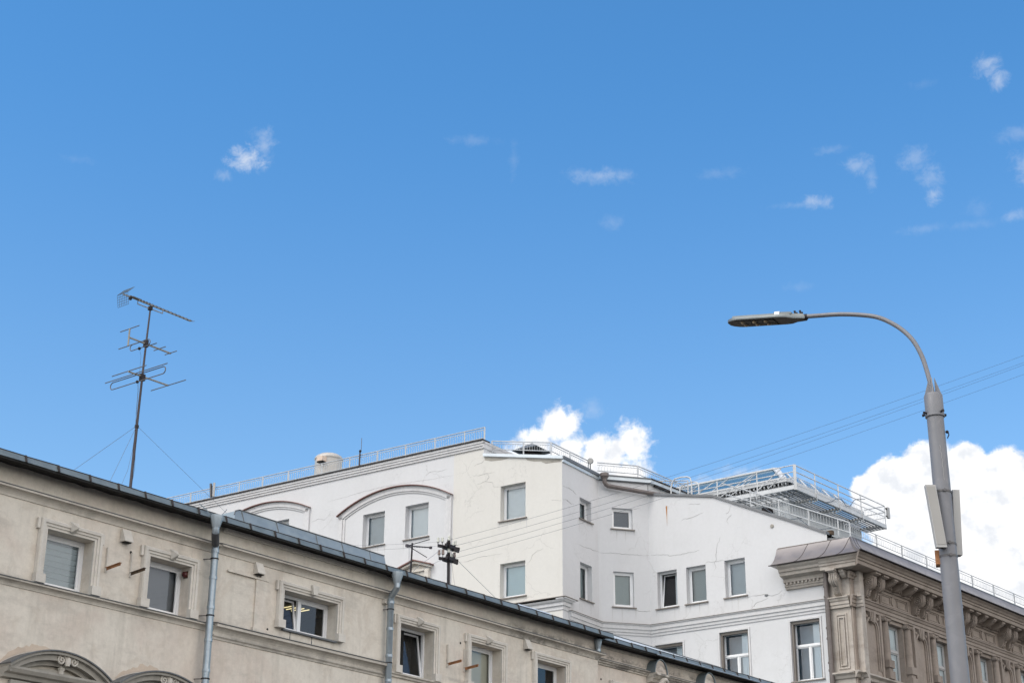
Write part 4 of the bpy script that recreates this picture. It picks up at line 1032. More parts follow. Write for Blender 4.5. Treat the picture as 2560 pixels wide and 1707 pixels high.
for u in (1.44,3.17,4.91):
    q = MB(); q.tube([GP.P(u,.045,19.40),GP.P(u,.05,19.10),GP.P(u,-.1,19.08),GP.P(u,-.9,19.14)], .022, 6); q.build('support_bracket', M['galwhite'], gal, smooth=40)
q = MB(); q.tube([DE.P(3.95,-2.45,19.42),DE.P(3.95,-2.44,19.12),DE.P(3.95,-3.5,19.15)], .022, 6)
q.build('support_bracket', M['galwhite'], gal, smooth=40)
for z, nm in ((20.13,'top_rail'),(19.88,'middle_rail')):
    q = MB(); q.tube([DE.P(10.5,-2.5,z),DE.P(2.35,-2.5,z)], .021, 6); q.tube([GP.P(0,0,z),GP.P(6.85,0,z)], .021, 6); q.tube([GP.P(6.85,0,z),GP.P(6.85,-.9,z)], .022, 6); q.build(nm, M['galwhite'], gal, smooth=40)
q = MB(); q.tube([DE.P(10.5,-2.5,19.66),DE.P(2.35,-2.5,19.66)], .018, 6); q.tube([GP.P(0,0,19.68),GP.P(6.85,0,19.68)], .015, 6); q.tube([GP.P(6.85,0,19.65),GP.P(6.85,-.9,19.65)], .015, 6); q.build('lower_rail', M['galwhite'], gal, smooth=40)
for P_ in [DE.P(2.35,-2.5,0), DE.P(3.92,-2.5,0), DE.P(5.62,-2.5,0), DE.P(7.3,-2.5,0), DE.P(9,-2.5,0)]+[GP.P(u,0,0) for u in (1.44,3.17,4.91,6.84)]:
    q = MB(); w = .04 if (P_-DE.P(2.35,-2.5,0)).length > .1 else .10
    q.bar(P_+Vector((0,0,19.18)), P_+Vector((0,0,20.14)), w, w); q.build('post', M['galwhite'], gal)
q = MB()
for (a, b) in ((5.55,4.05),(7.2,5.75),(3.9,2.9)): q.bar(DE.P(a,-2.52,19.45), DE.P(b,-2.52,20.10), .026); 
for (a, b) in ((5.1,4.2),(3.5,2.8)): q.bar(DE.P(a,-2.55,19.45), DE.P(b,-2.55,19.85), .022)
q.build('diagonal_brace', M['galwhite'], gal)
q = MB()
for i in range(56):
    u = .12+i*.12; q.tube([GP.P(u,-.02,19.37),GP.P(u,-.02,19.60),GP.P(u+.05,-.02,19.66)], .007, 4)
for i in range(40):
    u = 2.45+i*.2; q.tube([DE.P(u,-2.52,19.40),DE.P(u,-2.52,19.66)], .005, 4)
q.build('bar_grille', M['railing'], gal)
q = MB(); q.tube([GP.P(2.0,.05,19.15),GP.P(2.5,.06,19.30),GP.P(2.9,.06,19.52),GP.P(3.3,.05,19.58),GP.P(3.6,.05,19.40),GP.P(3.9,.05,19.42),GP.P(4.3,.05,19.78),GP.P(4.7,.04,19.92),GP.P(5.2,.04,20.02)], .014, 5); q.build('cable', M['wire'], gal)
t = thing('gallery_antenna', GP.P(6.95,.05,19.6), 'small pale panel antenna at the outer end of the gallery railing', 'antenna')
q = MB(); q.box(GP, 6.95, 7.10, .0, .09, 19.66, 20.10); q.build('panel', M['antside'], t)
q = MB(); q.box(GP, 6.86, 6.95, .02, .05, 20.0, 20.06); q.box(GP, 6.86, 6.95, .02, .05, 19.7, 19.74); q.build('clamp', M['iron'], t)
t = thing('wall_camera', DE.P(4.2,-3.5,18.9), 'black camera pair under the gallery on the penthouse wall', 'camera')
q = MB(); q.box(DE, 4.13, 4.30, -3.66, -3.45, 18.93, 19.05); q.box(DE, 3.95, 4.10, -3.68, -3.40, 18.83, 18.98); q.build('housing', M['iron'], t)
q = MB(); q.box(DE, 4.05, 4.2, -3.698, -3.665, 18.9, 19.02); q.build('mount', M['flash'], t)
t = thing('roof_box', DE.P(.1,-.4,16.5), 'small dark brown lamp box low on the gable roof slope', 'lamp')
q = MB(); q.box(DE, -.03, .17, -.5, -.35, 16.66, 16.80); q.build('body', M['rustdark'], t); q = MB(); q.box(DE,.04,.08,-.45,-.4,16.45,16.66); q.build('stem', M['iron'], t)

# round tank, whip aerial, panel pair, cowl
t = thing('roof_tank', AE.P(12.45,-1.6,20.9), 'round cream roof tank with domed lid behind the left railing', 'tank')
q = MB(); q.lathe(AE.P(12.45,-1.6,0), [(.565,20.9),(.565,22.36)], 40); q.build('shell', M['tank'], t, smooth=40)
q = MB(); q.lathe(AE.P(12.45,-1.6,0), [(.575,22.33),(.59,22.36),(.59,22.40),(.53,22.49),(.4,22.57),(.2,22.62),(.02,22.63)], 40); q.build('lid', M['tank'], t, smooth=40)
q = MB(); q.box(AE, 12.15, 12.45, -1.12, -.86, 22.12, 22.32); q.build('fan_box', M['tankbox'], t)
q = MB(); q.box(AE, 12.17, 12.43, -1.09, -.85, 22.06, 22.118); q.build('fan_grille', M['soffit'], t)
q = MB(); q.lathe(AE.P(12.8,-1.0,21.3), [(.14,0),(.16,.04),(.14,.1)], 16, axis=AE.n); q.build('valve', M['galv'], t)
t = thing('whip_aerial', AE.P(9.6,-.2,21.1), 'thin whip aerial on a short steel post behind the left railing', 'aerial')
q = MB(); q.tube([AE.P(9.62,-.2,20.95),AE.P(9.60,-.2,21.84)], .03, 8); q.build('post', M['mast'], t); q = MB(); q.tube([AE.P(9.55,-.2,21.8),AE.P(9.54,-.2,22.38)], .012, 6); q.build('whip', M['rod'], t)
q = MB(); q.ball(AE.P(9.575,-.18,21.84), .055, 6); q.build('clamp', M['iron'], t)
t = thing('panel_antenna', AE.P(17.5,-.2,21.2), 'pair of slim grey panel antennas on the left railing near the beige roof', 'antenna')
for (a, b, tl) in ((17.62,17.55,.02),(17.42,17.42,0)):
    q = MB(); q.bar(AE.P(a,-.12,21.86), AE.P(b,-.12,21.27), .09, .07); q.build('panel', M['antside'] if tl == 0 else M['rod'], t)
q = MB(); q.bar(AE.P(17.6,-.15,21.75),AE.P(17.42,-.15,21.70),.03); q.bar(AE.P(17.6,-.15,21.35),AE.P(17.42,-.15,21.35),.03); q.build('clamp', M['iron'], t)
t = thing('roof_cowl', AE.P(3.0,-2.5,20.7), 'dark louvred chimney cowl with pyramid cap behind the middle railing', 'chimney cowl')
q = MB(); a = [AE.P(u, n, 21.24) for u, n in ((2.42,-3.05),(3.56,-3.05),(3.56,-1.95),(2.42,-1.95))]; q.add(a+[AE.P(2.99,-2.5,21.60)], [(0,1,4),(1,2,4),(2,3,4),(3,0,4),(0,1,2,3)]); q.build('cap', M['flash'], t)
q = MB(); 
for i in range(4): q.box(AE, 2.70, 3.28, -2.8, -2.2, 20.98+i*.07, 21.0+i*.07)
q.box(AE, 2.78, 3.2, -2.72, -2.28, 20.7, 21.24)
q.build('louvre', M['iron'], t)
q = MB(); q.box(AE, 2.66, 3.32, -2.84, -2.16, 20.3, 20.95); q.build('shaft', M['greytin'], t)
t = thing('floodlight', CE.P(-1.9,-.5,20.1), 'small round grey floodlight on the railing bend above the brown pipe', 'floodlight')
q = MB(); q.lathe(BB.P(.30,-.45,20.52), [(.05,0),(.11,.04),(.12,.1),(.1,.14)], 12, axis=Vector((-.3,-1,-.2))); q.build('head', M['antside'], t, smooth=40); q = MB(); q.tube([BB.P(.3,-.48,20.0),BB.P(.3,-.48,20.5)], .02, 6); q.build('stem', M['rod'], t)

# ------------------------------------------------------------------ antenna mast on the beige roof
mu, mn = -1.24, -1.2
t = thing('antenna_mast', BE.P(mu,mn,11.0), 'tall guyed antenna mast with three stacked aerials on the beige roof, left', 'antenna mast')
T3 = lambda u, pz, z: BE.P(u, mn - pz, z)
q = MB(); q.tube([T3(-1.255,0,11.0),T3(-1.24,0,12.73)], .032, 8); q.tube([T3(-1.24,0,12.70),T3(-1.22,0,13.9),T3(-1.205,0,14.6),T3(-1.18,0,15.42)], [.028,.025,.022,.018], 8); q.build('mast_pole', M['mast'], t, smooth=40)
# top yagi
q = MB(); q.bar(T3(-1.93,0,15.47), T3(-.05,0,15.49), .022, .026); q.bar(T3(-1.53,0,15.385), T3(-.84,0,15.40), .016); q.bar(T3(-1.53,0,15.385),T3(-1.53,0,15.47),.014); q.bar(T3(-.84,0,15.40),T3(-.84,0,15.48),.014)
o = q.build('long_yagi', M['alu'], t)
q = MB()
us = [-1.74+.035*i for i in range(7)]+[-1.46,-1.38,-1.30,-1.22,-1.12]+[-1.02+.108*i for i in range(10)]
for u in us:
    q.tube([T3(u-.02,-.15,15.44), T3(u,0,15.485), T3(u+.015,.15,15.545)], .0065, 4)
    q.bar(T3(u,-.03,15.485), T3(u+.004,.05,15.505), .024)
q.build('element', M['rod'], o)
q = MB()
def grid(c, a, b, n1, n2):
    for i in range(n1+1): q.tube([c+a*(i/n1), c+a*(i/n1)+b], .0045, 4)
    for i in range(n2+1): q.tube([c+b*(i/n2), c+b*(i/n2)+a], .0045, 4)
ya = BE.n*-.34
grid(T3(-1.95,-.17,15.475), ya, BE.u*-.04+Vector((0,0,.0))+BE.u*.20+Vector((0,0,.17)), 6, 4)
grid(T3(-1.95,-.17,15.475), ya, BE.u*.05+Vector((0,0,-.26)), 6, 5)
q.build('reflector_mesh', M['mesh'], o)
q = MB(); q.box(BE.shift(0,mn), -1.22, -1.15, -.04, .04, 15.36, 15.44); q.box(BE.shift(0,mn), -1.76, -1.71, -.025, .025, 15.41, 15.46); q.build('clamp', M['iron'], o)
# middle aerial
q = MB(); q.bar(T3(-1.66,0,14.575), T3(-.52,0,14.575), .028); q.bar(T3(-1.67,0,14.38), T3(-1.67,0,14.77), .03); o = q.build('middle_yagi', M['alu'], t)
q = MB()
for (u, h, z) in ((-1.67,.30,14.77),(-1.67,.30,14.38),(-1.08,.19,14.59),(-.83,.19,14.59),(-.52,.19,14.59)): q.tube([T3(u,-h,z), T3(u,h,z)], .011, 6)
q.build('element', M['rod'], o)
def dipole(q, u, z, hw, hh, r):
    pts = []
    for sg in (1, -1):
        for i in range(9):
            a = math.pi/2 - math.pi*i/8
            pts.append(T3(u, sg*(hw-hh/2)+sg*hh/2*math.cos(a), z + (sg*hh/2*math.sin(a))))
    q.tube(pts+[pts[0]], r, 6)
q = MB(); dipole(q, -1.36, 14.50, .32, .14, .010); q.build('folded_dipole', M['rod'], o, smooth=40)
q = MB(); q.ball(T3(-1.37,0,14.42), .035, 6); q.box(BE.shift(0,mn), -1.25, -1.17, -.04, .04, 14.50, 14.66); q.build('clamp', M['iron'], o)
# lower aerial
q = MB(); q.bar(T3(-1.59,0,13.83), T3(-.51,0,13.845), .028); o = q.build('lower_yagi', M['alu'], t)
q = MB()
for (u, h, z) in ((-1.58,.54,13.84),(-1.40,.98,13.84),(-.51,.55,13.84)): q.tube([T3(u,-h,z+.01), T3(u,h,z+.01)], .011, 6)
q.build('element', M['rod'], o)
q = MB(); dipole(q, -1.34, 13.76, .87, .16, .011); q.build('folded_dipole', M['rod'], o, smooth=40)
q = MB(); q.ball(T3(-1.34,0,13.68), .035, 6); q.box(BE.shift(0,mn), -1.27, -1.17, -.045, .045, 13.74, 13.88); q.build('clamp', M['iron'], o)
q = MB()
for pts in ([T3(-1.37,0,14.42),T3(-1.31,0,14.28),T3(-1.30,0,13.95),T3(-1.285,0,13.3),T3(-1.28,0,12.75)],[T3(-1.34,0,13.68),T3(-1.30,0,13.5),T3(-1.29,0,13.0),T3(-1.26,0,12.7),T3(-1.29,0,12.2),T3(-1.36,0,11.75),T3(-1.52,0,11.3)],[T3(-1.215,0,12.7),T3(-1.21,0,12.2),T3(-1.19,0,11.8),T3(-1.25,0,11.2)]):
    q.tube(pts, .0035, 4)
q.build('feeder_cable', M['wire'], t)
q = MB()
for e in (T3(-2.74,0,11.36), T3(-1.86,0,11.2), BE.P(.54,-.1,11.0)): q.tube([T3(-1.24,0,12.74), e], .004, 4)
q.tube([BE.P(-.14,.35,10.80),BE.P(.05,.3,10.98),BE.P(.12,.2,11.02)], .006, 4)
q.build('guy_wire', M['wire'], t)
q = MB(); q.lathe(T3(-1.24,0,12.72), [(.045,-.03),(.045,.03)], 8); q.build('guy_collar', M['iron'], t)
# ------------------------------------------------------------------ small TV aerial
t = thing('tv_aerial', BE.P(7.03,-.8,11.0), 'small thin television aerial on the roof edge left of the insulator post', 'aerial')
V3 = lambda u, pz, z: BE.P(u, -.8-pz, z)
q = MB(); q.tube([V3(7.02,0,10.9),V3(7.06,0,11.98)], .022, 8); q.build('mast_pole', M['iron'], t)
q = MB(); q.bar(V3(6.88,0,11.875), V3(7.75,0,12.015), .026); q.box(BE.shift(0,-.8), 6.84, 6.93, -.03, .03, 11.84, 11.905); q.box(BE.shift(0,-.8), 7.72, 7.77, -.03, .03, 11.985, 12.04); o = q.build('boom', M['mast'], t)
q = MB(); q.tube([V3(6.90,0,11.88),V3(7.70,0,12.21)], .010, 5); q.tube([V3(6.95,0,11.87),V3(7.61,0,11.74)], .010, 5); q.build('spreader', M['iron'], o)
q = MB()
for i in range(6): u = 7.12+i*.1; q.tube([V3(u,-.09,11.91+i*.016), V3(u,.09,11.91+i*.016)], .004, 4)
q.build('element', M['rod'], o)
q = MB(); q.tube([V3(6.95,0,11.84),V3(6.96,0,11.5),V3(6.99,0,11.1)], .006, 4); q.build('feeder_cable', M['wire'], t)
# ------------------------------------------------------------------ insulator post and overhead wires
iu = 8.67
t = thing('insulator_post', BE.P(iu,-1.0,11.0), 'black telegraph post with two arms of white insulators on the beige roof', 'telegraph post')
I3 = lambda u, pz, z: BE.P(u, -1.0-pz, z)
q = MB(); q.tube([I3(8.69,0,10.9),I3(8.66,0,12.46)], .038, 8); q.build('post', M['iron'], t)
for (za, sp, brown) in ((12.245,.30,()),(11.935,.25,(0,1,3))):
    q = MB()
    q.bar(I3(iu-sp,.10,za), I3(iu+sp*.9,-.12,za), .05, .07); q.bar(I3(iu-sp*.8,-.10,za+.01), I3(iu+sp,.10,za+.01), .05, .07); q.box(BE.shift(0,-1.0), iu-.11, iu+.11, -.12, .12, za-.04, za+.05)
    q.bar(I3(iu+.05,-.1,za-.05), I3(iu+sp*.75,-.14,za-.08), .05, .06); q.bar(I3(iu-.02,.0,za+.04),I3(iu-.04,-.02,za+.13),.10,.06)
    o = q.build('crossarm', M['iron'], t)
    spots = [(-sp,.10,.05),(-sp*.65,.05,.07),(-.03,-.03,.13),(sp*.52,-.08,.04),(sp,.10,.05)]
    for k, (du, pz, dz) in enumerate(spots):
        q = MB(); c = I3(iu+du, pz, za+dz+.03)
        q.lathe(c, [(.020,.0),(.037,.01),(.040,.05),(.030,.075),(.036,.09),(.036,.115),(.018,.135)], 10)
        ins = q.build('insulator', M['porcelain_br' if k in brown else 'porcelain'], o, smooth=50)
        q = MB(); q.tube([c-Vector((0,0,.09)), c+Vector((0,0,.01))], .010, 5); q.build('pin', M['iron'], ins)
q = MB()
q.tube([I3(8.45,0,12.20), I3(8.1,0,11.93), I3(7.55,0,11.55),I3(7.1,0,11.15)], .004, 4); q.tube([I3(8.4,0,11.87),I3(7.9,0,11.62),I3(7.5,0,11.3),I3(7.2,0,10.9)], .0035, 4)
q.tube([I3(8.86,0,12.06), I3(12.3,0,10.6)], .0045, 4); q.tube([I3(8.80,0,11.86),I3(8.95,0,11.25),I3(9.02,0,10.95)], .004, 4)
q.build('guy_wire', M['wire'], t)
ends = [(7.82,20.98,10.24),(7.82,21.02,10.15),(7.82,21.02,10.125),(7.82,21.08,10.0)]
starts = [I3(8.68,0,12.44), I3(8.99,.1,12.37), I3(8.80,-.05,12.13), I3(8.94,.1,12.03)]
wl_ = ['topmost of the four overhead wires from the insulator post','second overhead wire from the top, close above the third','third overhead wire from the top, close under the second','lowest of the four overhead wires from the insulator post']
for a, e, lab in zip(starts, ends, wl_):
    q = MB(); e = Vector(e); N = 24; pts = []
    for i in range(N+1):
        s_ = i/N; pts.append(a.lerp(e, s_) - Vector((0,0,.55*4*s_*(1-s_)*.30)))
    q.tube(pts, [.0036-.0020*i/N for i in range(N+1)], 5)
    tag(q.build('overhead_wire', M['wire']), lab, 'wire', 'overhead wires to the upper right')
for (a, b, lab) in ((I3(8.36,.1,12.34), BE.P(2.5,-1.4,11.05), 'upper faint wire running left from the insulator post'), (I3(8.34,.0,12.22), BE.P(2.6,-1.6,10.95), 'lower faint wire running left from the insulator post')):
    q = MB(); q.tube([a.lerp(b, i/10)-Vector((0,0,.06*4*(i/10)*(1-i/10))) for i in range(11)], .003, 4); tag(q.build('overhead_wire', M['wire']), lab, 'wire')

# ------------------------------------------------------------------ street lamp
LX, LY = 4.919, 18.050
LF = Frame((LX, LY), (-.84805, .52992), (-.52992, -.84805))
lamp = thing('street_lamp', (LX, LY, 0), 'tall grey street lamp with curved arm and flat LED head, right', 'street lamp')
q = MB(); q.lathe((LX,LY,0), [(.16,0),(.16,.9),(.125,1.0),(.106,4.0),(.096,8.10)], 32); q.build('pole', M['lampgrey'], lamp, smooth=40)
q = MB(); q.lathe((LX,LY,0), [(.098,7.98),(.107,7.985),(.107,8.245),(.098,8.27),(.03,8.275)], 32); q.lathe((LX,LY,0), [(.108,7.985),(.113,7.99),(.113,8.0),(.108,8.005)], 32); o = q.build('collar', M['lampgrey'], lamp, smooth=40)
q = MB()
for a in (.3,1.9,2.7,3.4,5.2): 
    d = Vector((math.cos(a), math.sin(a), 0)); q.lathe(Vector((LX,LY,8.03 if a != 1.9 else 8.07))+d*.10, [(.013,0),(.013,.03),(.018,.03),(.018,.045)], 8, axis=d)
q.build('bolt', M['iron'], o)
q = MB()
for ang in (-.26, 2.88, -1.83, 1.31):
    d = Vector((math.cos(ang), math.sin(ang), 0)); s2 = Vector((-d.y, d.x, 0))*.006
    A_ = [Vector((LX,LY,8.27))+d*.028, Vector((LX,LY,8.27))+d*.095, Vector((LX,LY,8.47))+d*.034, Vector((LX,LY,8.47))+d*.028]
    q.add([p+s2 for p in A_]+[p-s2 for p in A_], [(0,1,2,3),(7,6,5,4),(0,4,5,1),(1,5,6,2),(2,6,7,3),(3,7,4,0)])
q.build('gusset', M['lampgrey'], o)
ctrl = [(0,8.27),(.02,8.41),(.045,8.57),(.09,8.77),(.175,8.98),(.30,9.15),(.45,9.285),(.61,9.385),(.83,9.46),(1.08,9.52),(1.36,9.562),(1.62,9.60)]
def cr(P, n=6):
    out = []
    for i in range(len(P)-1):
        p0, p1, p2, p3 = P[max(0,i-1)], P[i], P[i+1], P[min(len(P)-1,i+2)]
        for k in range(n):
            t_ = k/n
            out.append(tuple(.5*((2*p1[j])+(-p0[j]+p2[j])*t_+(2*p0[j]-5*p1[j]+4*p2[j]-p3[j])*t_*t_+(-p0[j]+3*p1[j]-3*p2[j]+p3[j])*t_**3) for j in range(2)))
    return out+[P[-1]]
q = MB(); q.tube([LF.P(u,0,z) for u, z in cr(ctrl)], .0275, 16); q.build('arm', M['lampgrey'], lamp, smooth=60)
# head: outline in plan, lower plate, raised back
def hb(u): return 9.548 + .15*(u-1.54)
plan = [(1.50,.045),(1.56,.06),(1.64,.075),(1.72,.125),(1.80,.138),(2.36,.138),(2.44,.126),(2.50,.092),(2.535,.045)]
out = plan+[(u,-n) for u, n in plan[::-1]]
q = MB(); k = len(out)
L0 = [LF.P(u, n*.97, hb(u)+.004) for u, n in out]; L1 = [LF.P(u, n, hb(u)+.018) for u, n in out]; L2 = [LF.P(u, n*.97, hb(u)+.034) for u, n in out]
in_ = [(min(max(u,1.52),2.44), max(-.112, min(.112, n*.84))) for u, n in out]
L3 = [LF.P(u, n, hb(u)+.068) for u, n in in_]
vs = L0+L1+L2+L3; fs = []
for r_i in range(3):
    for i in range(k): fs.append((r_i*k+i, r_i*k+(i+1) % k, (r_i+1)*k+(i+1) % k, (r_i+1)*k+i))
fs += [list(range(3*k, 4*k))]
q.add(vs, fs)
hd = q.build('lamp_head', M['lamphead'], lamp, smooth=25)
q = MB(); q.add([LF.P(u, n*.955, hb(u)+.001) for u, n in out]+[LF.P(u, n*.955, hb(u)+.012) for u, n in out], [list(range(k)), list(range(2*k-1,k-1,-1))]+[(i,(i+1)%k,k+(i+1)%k,k+i) for i in range(k)]); q.build('underside', M['lampunder'], hd)
q = MB()
q.add([LF.P(u, n, hb(u)+dz) for dz in (-.006,.0) for u, n in ((1.90,.112),(2.40,.112),(2.40,-.112),(1.90,-.112))], [(0,1,2,3),(7,6,5,4),(0,4,5,1),(1,5,6,2),(2,6,7,3),(3,7,4,0)]); o = q.build('led_panel', M['lampdark'], hd)
for i in range(3):
    for n in (.052, -.052):
        q = MB(); u = 2.32-.155*i; ax = Vector((0,0,-1))
        q.lathe(LF.P(u, n, hb(u)-.006), [(.030,0),(.026,.012),(.012,.02)], 12, axis=ax); q.build('led_lens', M['lens'], o, smooth=50)
        q = MB(); q.add([LF.P(u+a, n+b, hb(u+a)+dz) for dz in (-.010,-.006) for a, b in ((-.11,.03),(-.04,.03),(-.04,-.03),(-.11,-.03))], [(0,1,2,3),(7,6,5,4),(0,4,5,1),(1,5,6,2),(2,6,7,3),(3,7,4,0)]); q.build('led_module', M['lampunder'], o)
q = MB(); q.add([LF.P(u, n, hb(u)+dz) for dz in (.055,.085) for u, n in ((1.66,.09),(1.88,.108),(1.88,-.108),(1.66,-.09))], [(0,1,2,3),(7,6,5,4),(0,4,5,1),(1,5,6,2),(2,6,7,3),(3,7,4,0)]); q.build('driver_cover', M['lamphead'], hd)
q = MB(); q.add([LF.P(u, n, hb(u)+dz) for u, n, dz in ((1.865,.128,.045),(1.80,.128,.045),(1.80,.116,.088),(1.865,.116,.088),(1.865,.12,.045),(1.80,.12,.045),(1.80,.106,.088),(1.865,.106,.088))], [(0,1,2,3),(7,6,5,4),(0,4,5,1),(1,5,6,2),(2,6,7,3),(3,7,4,0)]); q.build('sticker', M['label'], hd)
q = MB()
for u in (1.56,1.63): 
    for n in (.03,-.03): q.lathe(LF.P(u,n,hb(u)+.07), [(.01,0),(.01,.03),(.015,.03),(.013,.045)], 8)
q.lathe(LF.P(1.50,0,9.575), [(.036,-.02),(.040,-.01),(.040,.02),(.034,.03)], 14, axis=Vector((LF.u.x*.98,LF.u.y*.98,.14))); q.build('clamp_bolt', M['iron'], hd)
# scratches on the pole
q = MB(); pz = [(7.62,.0),(7.58,.012),(7.55,-.004),(7.51,.016),(7.47,.006),(7.44,.022),(7.38,.01),(7.34,.016),(7.28,.012),(7.2,.016)]
pts = []
for z, e in pz:
    a = math.atan2(-1, -.05)+e*9; rr = .098+(.106-.096)*(8.1-z)/4.1+.0005
    pts.append((LX+rr*math.cos(a), LY+rr*math.sin(a), z))
q.tube(pts, .0022, 4); q.build('scratch', M['antside'], lamp)
# antenna boxes strapped to the pole
camd = Vector((-LX,-LY,0)).normalized(); side = Vector((camd.y,-camd.x,0))
if side.x > 0: side = -side
PF = Frame((LX,LY), (side.x,side.y), (camd.x,camd.y))
def antbox(lab, u0, n0, zt, zb, lean, w, d, yaw, flip):
    """slim box with its long axis leaning out at the top"""
    ca, sa = math.cos(yaw), math.sin(yaw)
    X = PF.u*ca + PF.n*sa; Y = PF.n*ca - PF.u*sa
    ax_b = PF.P(u0, n0, zb); ax_t = PF.P(u0+lean, n0, zt)
    t = thing('box_antenna', ax_b, lab, 'antenna', 'slim box antennas strapped to the lamp pole')
    q = MB(); p = [c + X*sx*w/2 + Y*sy*d/2 for c in (ax_b, ax_t) for sx, sy in ((-1,-1),(1,-1),(1,1),(-1,1))]
    q.add(p, [(0,1,2,3),(7,6,5,4),(0,4,5,1),(1,5,6,2),(2,6,7,3),(3,7,4,0)]); q.build('case', M['antside'], t)
    q = MB(); e = Y*(d/2+.004); p = [c + X*sx*(w/2-.012) + e + Vector((0,0,dz)) for c, dz in ((ax_b,.03),(ax_t,-.02)) for sx in (-1,1)]
    p2 = [v - Y*.003 for v in p]
    q.add(p+p2, [(0,1,3,2),(4,6,7,5),(0,4,5,1),(2,3,7,6),(0,2,6,4),(1,5,7,3)]); q.build('front_cover', M['antbox'], t)
    for z in (zb+.02, zt-.10):
        c = ax_b.lerp(ax_t, (z-zb)/(zt-zb))
        q = MB(); q.bar(c, Vector((LX,LY,z))+(c-Vector((LX,LY,z))).normalized()*.09, .03, .04); q.build('mount', M['rod'], t)
antbox('left grey box antenna leaning outwards from the lamp pole', .068, .145, 7.13, 6.40, .062, .115, .075, .25, 1)
antbox('right pale box antenna half behind the lamp pole', -.105, -.10, 7.12, 6.36, -.035, .095, .08, -1.25, -1)
for z in (7.08,6.47,6.33):
    q = MB(); q.lathe((LX,LY,z), [(.1005,-.012),(.1045,-.012),(.1045,.012),(.1005,.012)], 24); q.lathe(PF.P(-.03,.102,z), [(.018,0),(.018,.02)], 8, axis=PF.n); q.build('strap', M['rod'], lamp)
t = thing('rusty_box', PF.P(.1,-.02,6.25), 'small rusty steel box behind the foot of the left antenna', 'box')
q = MB(); q.box(PF, .075, .145, -.10, .02, 6.24, 6.41); q.build('shell', M['rust'], t); q = MB(); q.box(PF, .08, .14, .021, .028, 6.25, 6.40); q.build('lid', M['rust'], t)
q = MB(); q.tube([PF.P(-.10,.0,7.80),PF.P(-.13,.01,7.80),PF.P(-.135,.01,7.76),PF.P(-.115,.01,7.72)], .007, 5); q.ball(PF.P(-.118,.0,7.80), .02, 6); q.build('cable_hook', M['iron'], lamp)

# ================================================================== SKY, CLOUDS, LIGHT, CAMERA
SUN_AZ, SUN_EL = 236., 48.
wd = bpy.data.worlds.new('World'); scene.world = wd; wd.use_nodes = True
t = NT(wd.node_tree); bg = wd.node_tree.nodes['Background']
sky = t.n('TexSky'); sky.sky_type = 'NISHITA'; sky.sun_disc = False
sky.sun_elevation = R(SUN_EL); sky.sun_rotation = R(SUN_AZ); sky.altitude = 150; sky.air_density = 1.0; sky.dust_density = .6; sky.ozone_density = 1.6
dirv = t.n('TexCoord').outputs['Generated']
sep = t.n('SeparateXYZ'); t.L.new(dirv, sep.inputs[0])
az = t.math('MULTIPLY', t.math('ARCTAN2', sep.outputs[0], sep.outputs[1]), 57.29578)
el = t.math('MULTIPLY', t.math('ARCSINE', sep.outputs[2]), 57.29578)
cmb = t.n('CombineXYZ'); t.L.new(t.math('MULTIPLY', az, .94), cmb.inputs[0]); t.L.new(el, cmb.inputs[1])
P2 = cmb.outputs[0]
nA, cA = t.noise(P2, .9, 2, .5)
warp = t.vmath('SUBTRACT', cA, (.5,.5,.5))
def blobs(vec, lst):
    """union of soft ellipses (az, el, rx, ry) in degrees: 1 at the centre, 0 on the rim"""
    best = None
    for a, e, rx, ry in lst:
        d = t.vmath('LENGTH', t.vmath('MULTIPLY', t.vmath('SUBTRACT', vec, (a*.94, e, 0)), (1/rx, 1/ry, 0)), out=1)
        v = t.math('SUBTRACT', 1., d)
        best = v if best is None else t.math('MAXIMUM', best, v)
    return best
# cumulus banks
fb, _ = t.noise(P2, 1.5, 9, .62, .35)
fb2, _ = t.noise(P2, 5.5, 6, .6, .2)
edge = t.math('ADD', t.math('MULTIPLY', t.math('SUBTRACT', fb, .5), 1.5), t.math('MULTIPLY', t.math('SUBTRACT', fb2, .5), .42))
c1 = blobs(P2, [(1.75,19.05,.95,1.0),(.9,18.4,.95,.9),(1.9,17.9,1.7,1.3),(3.2,17.6,1.5,1.15),(4.45,18.5,.8,1.0),(4.0,17.4,1.2,1.2),(.3,17.9,.8,1.0),(2.2,19.2,.5,.6),(3.2,18.2,.95,.7),(3.75,18.25,.8,.7)])
c2 = blobs(P2, [(13.7,16.7,1.2,1.15),(14.9,17.1,1.3,1.15),(16.1,17.1,1.1,1.0),(17.4,16.8,1.2,1.05),(19,16.6,1.6,1.2),(12.75,16.5,.75,.75),(12.9,16.0,.9,.9),(15,13.6,4,2.2),(19,13,4,2.6),(15.5,15.5,3.2,1.8),(18,14.5,3.2,2.2),(14,15.2,1.6,1.2),(21,15.5,3,2.5)])
c3 = blobs(P2, [(33,30,9.5,11),(27.5,20,5.5,6),(40,22,12,10)])  # unseen bank added right of frame to put a bright reflection on the skirt
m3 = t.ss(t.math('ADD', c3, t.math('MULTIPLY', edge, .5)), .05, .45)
m1 = t.ss(t.math('ADD', c1, edge), .04, .66)
m2 = t.ss(t.math('ADD', t.math('MULTIPLY', c2, 1.25), t.math('MULTIPLY', edge, .5)), .08, .36)
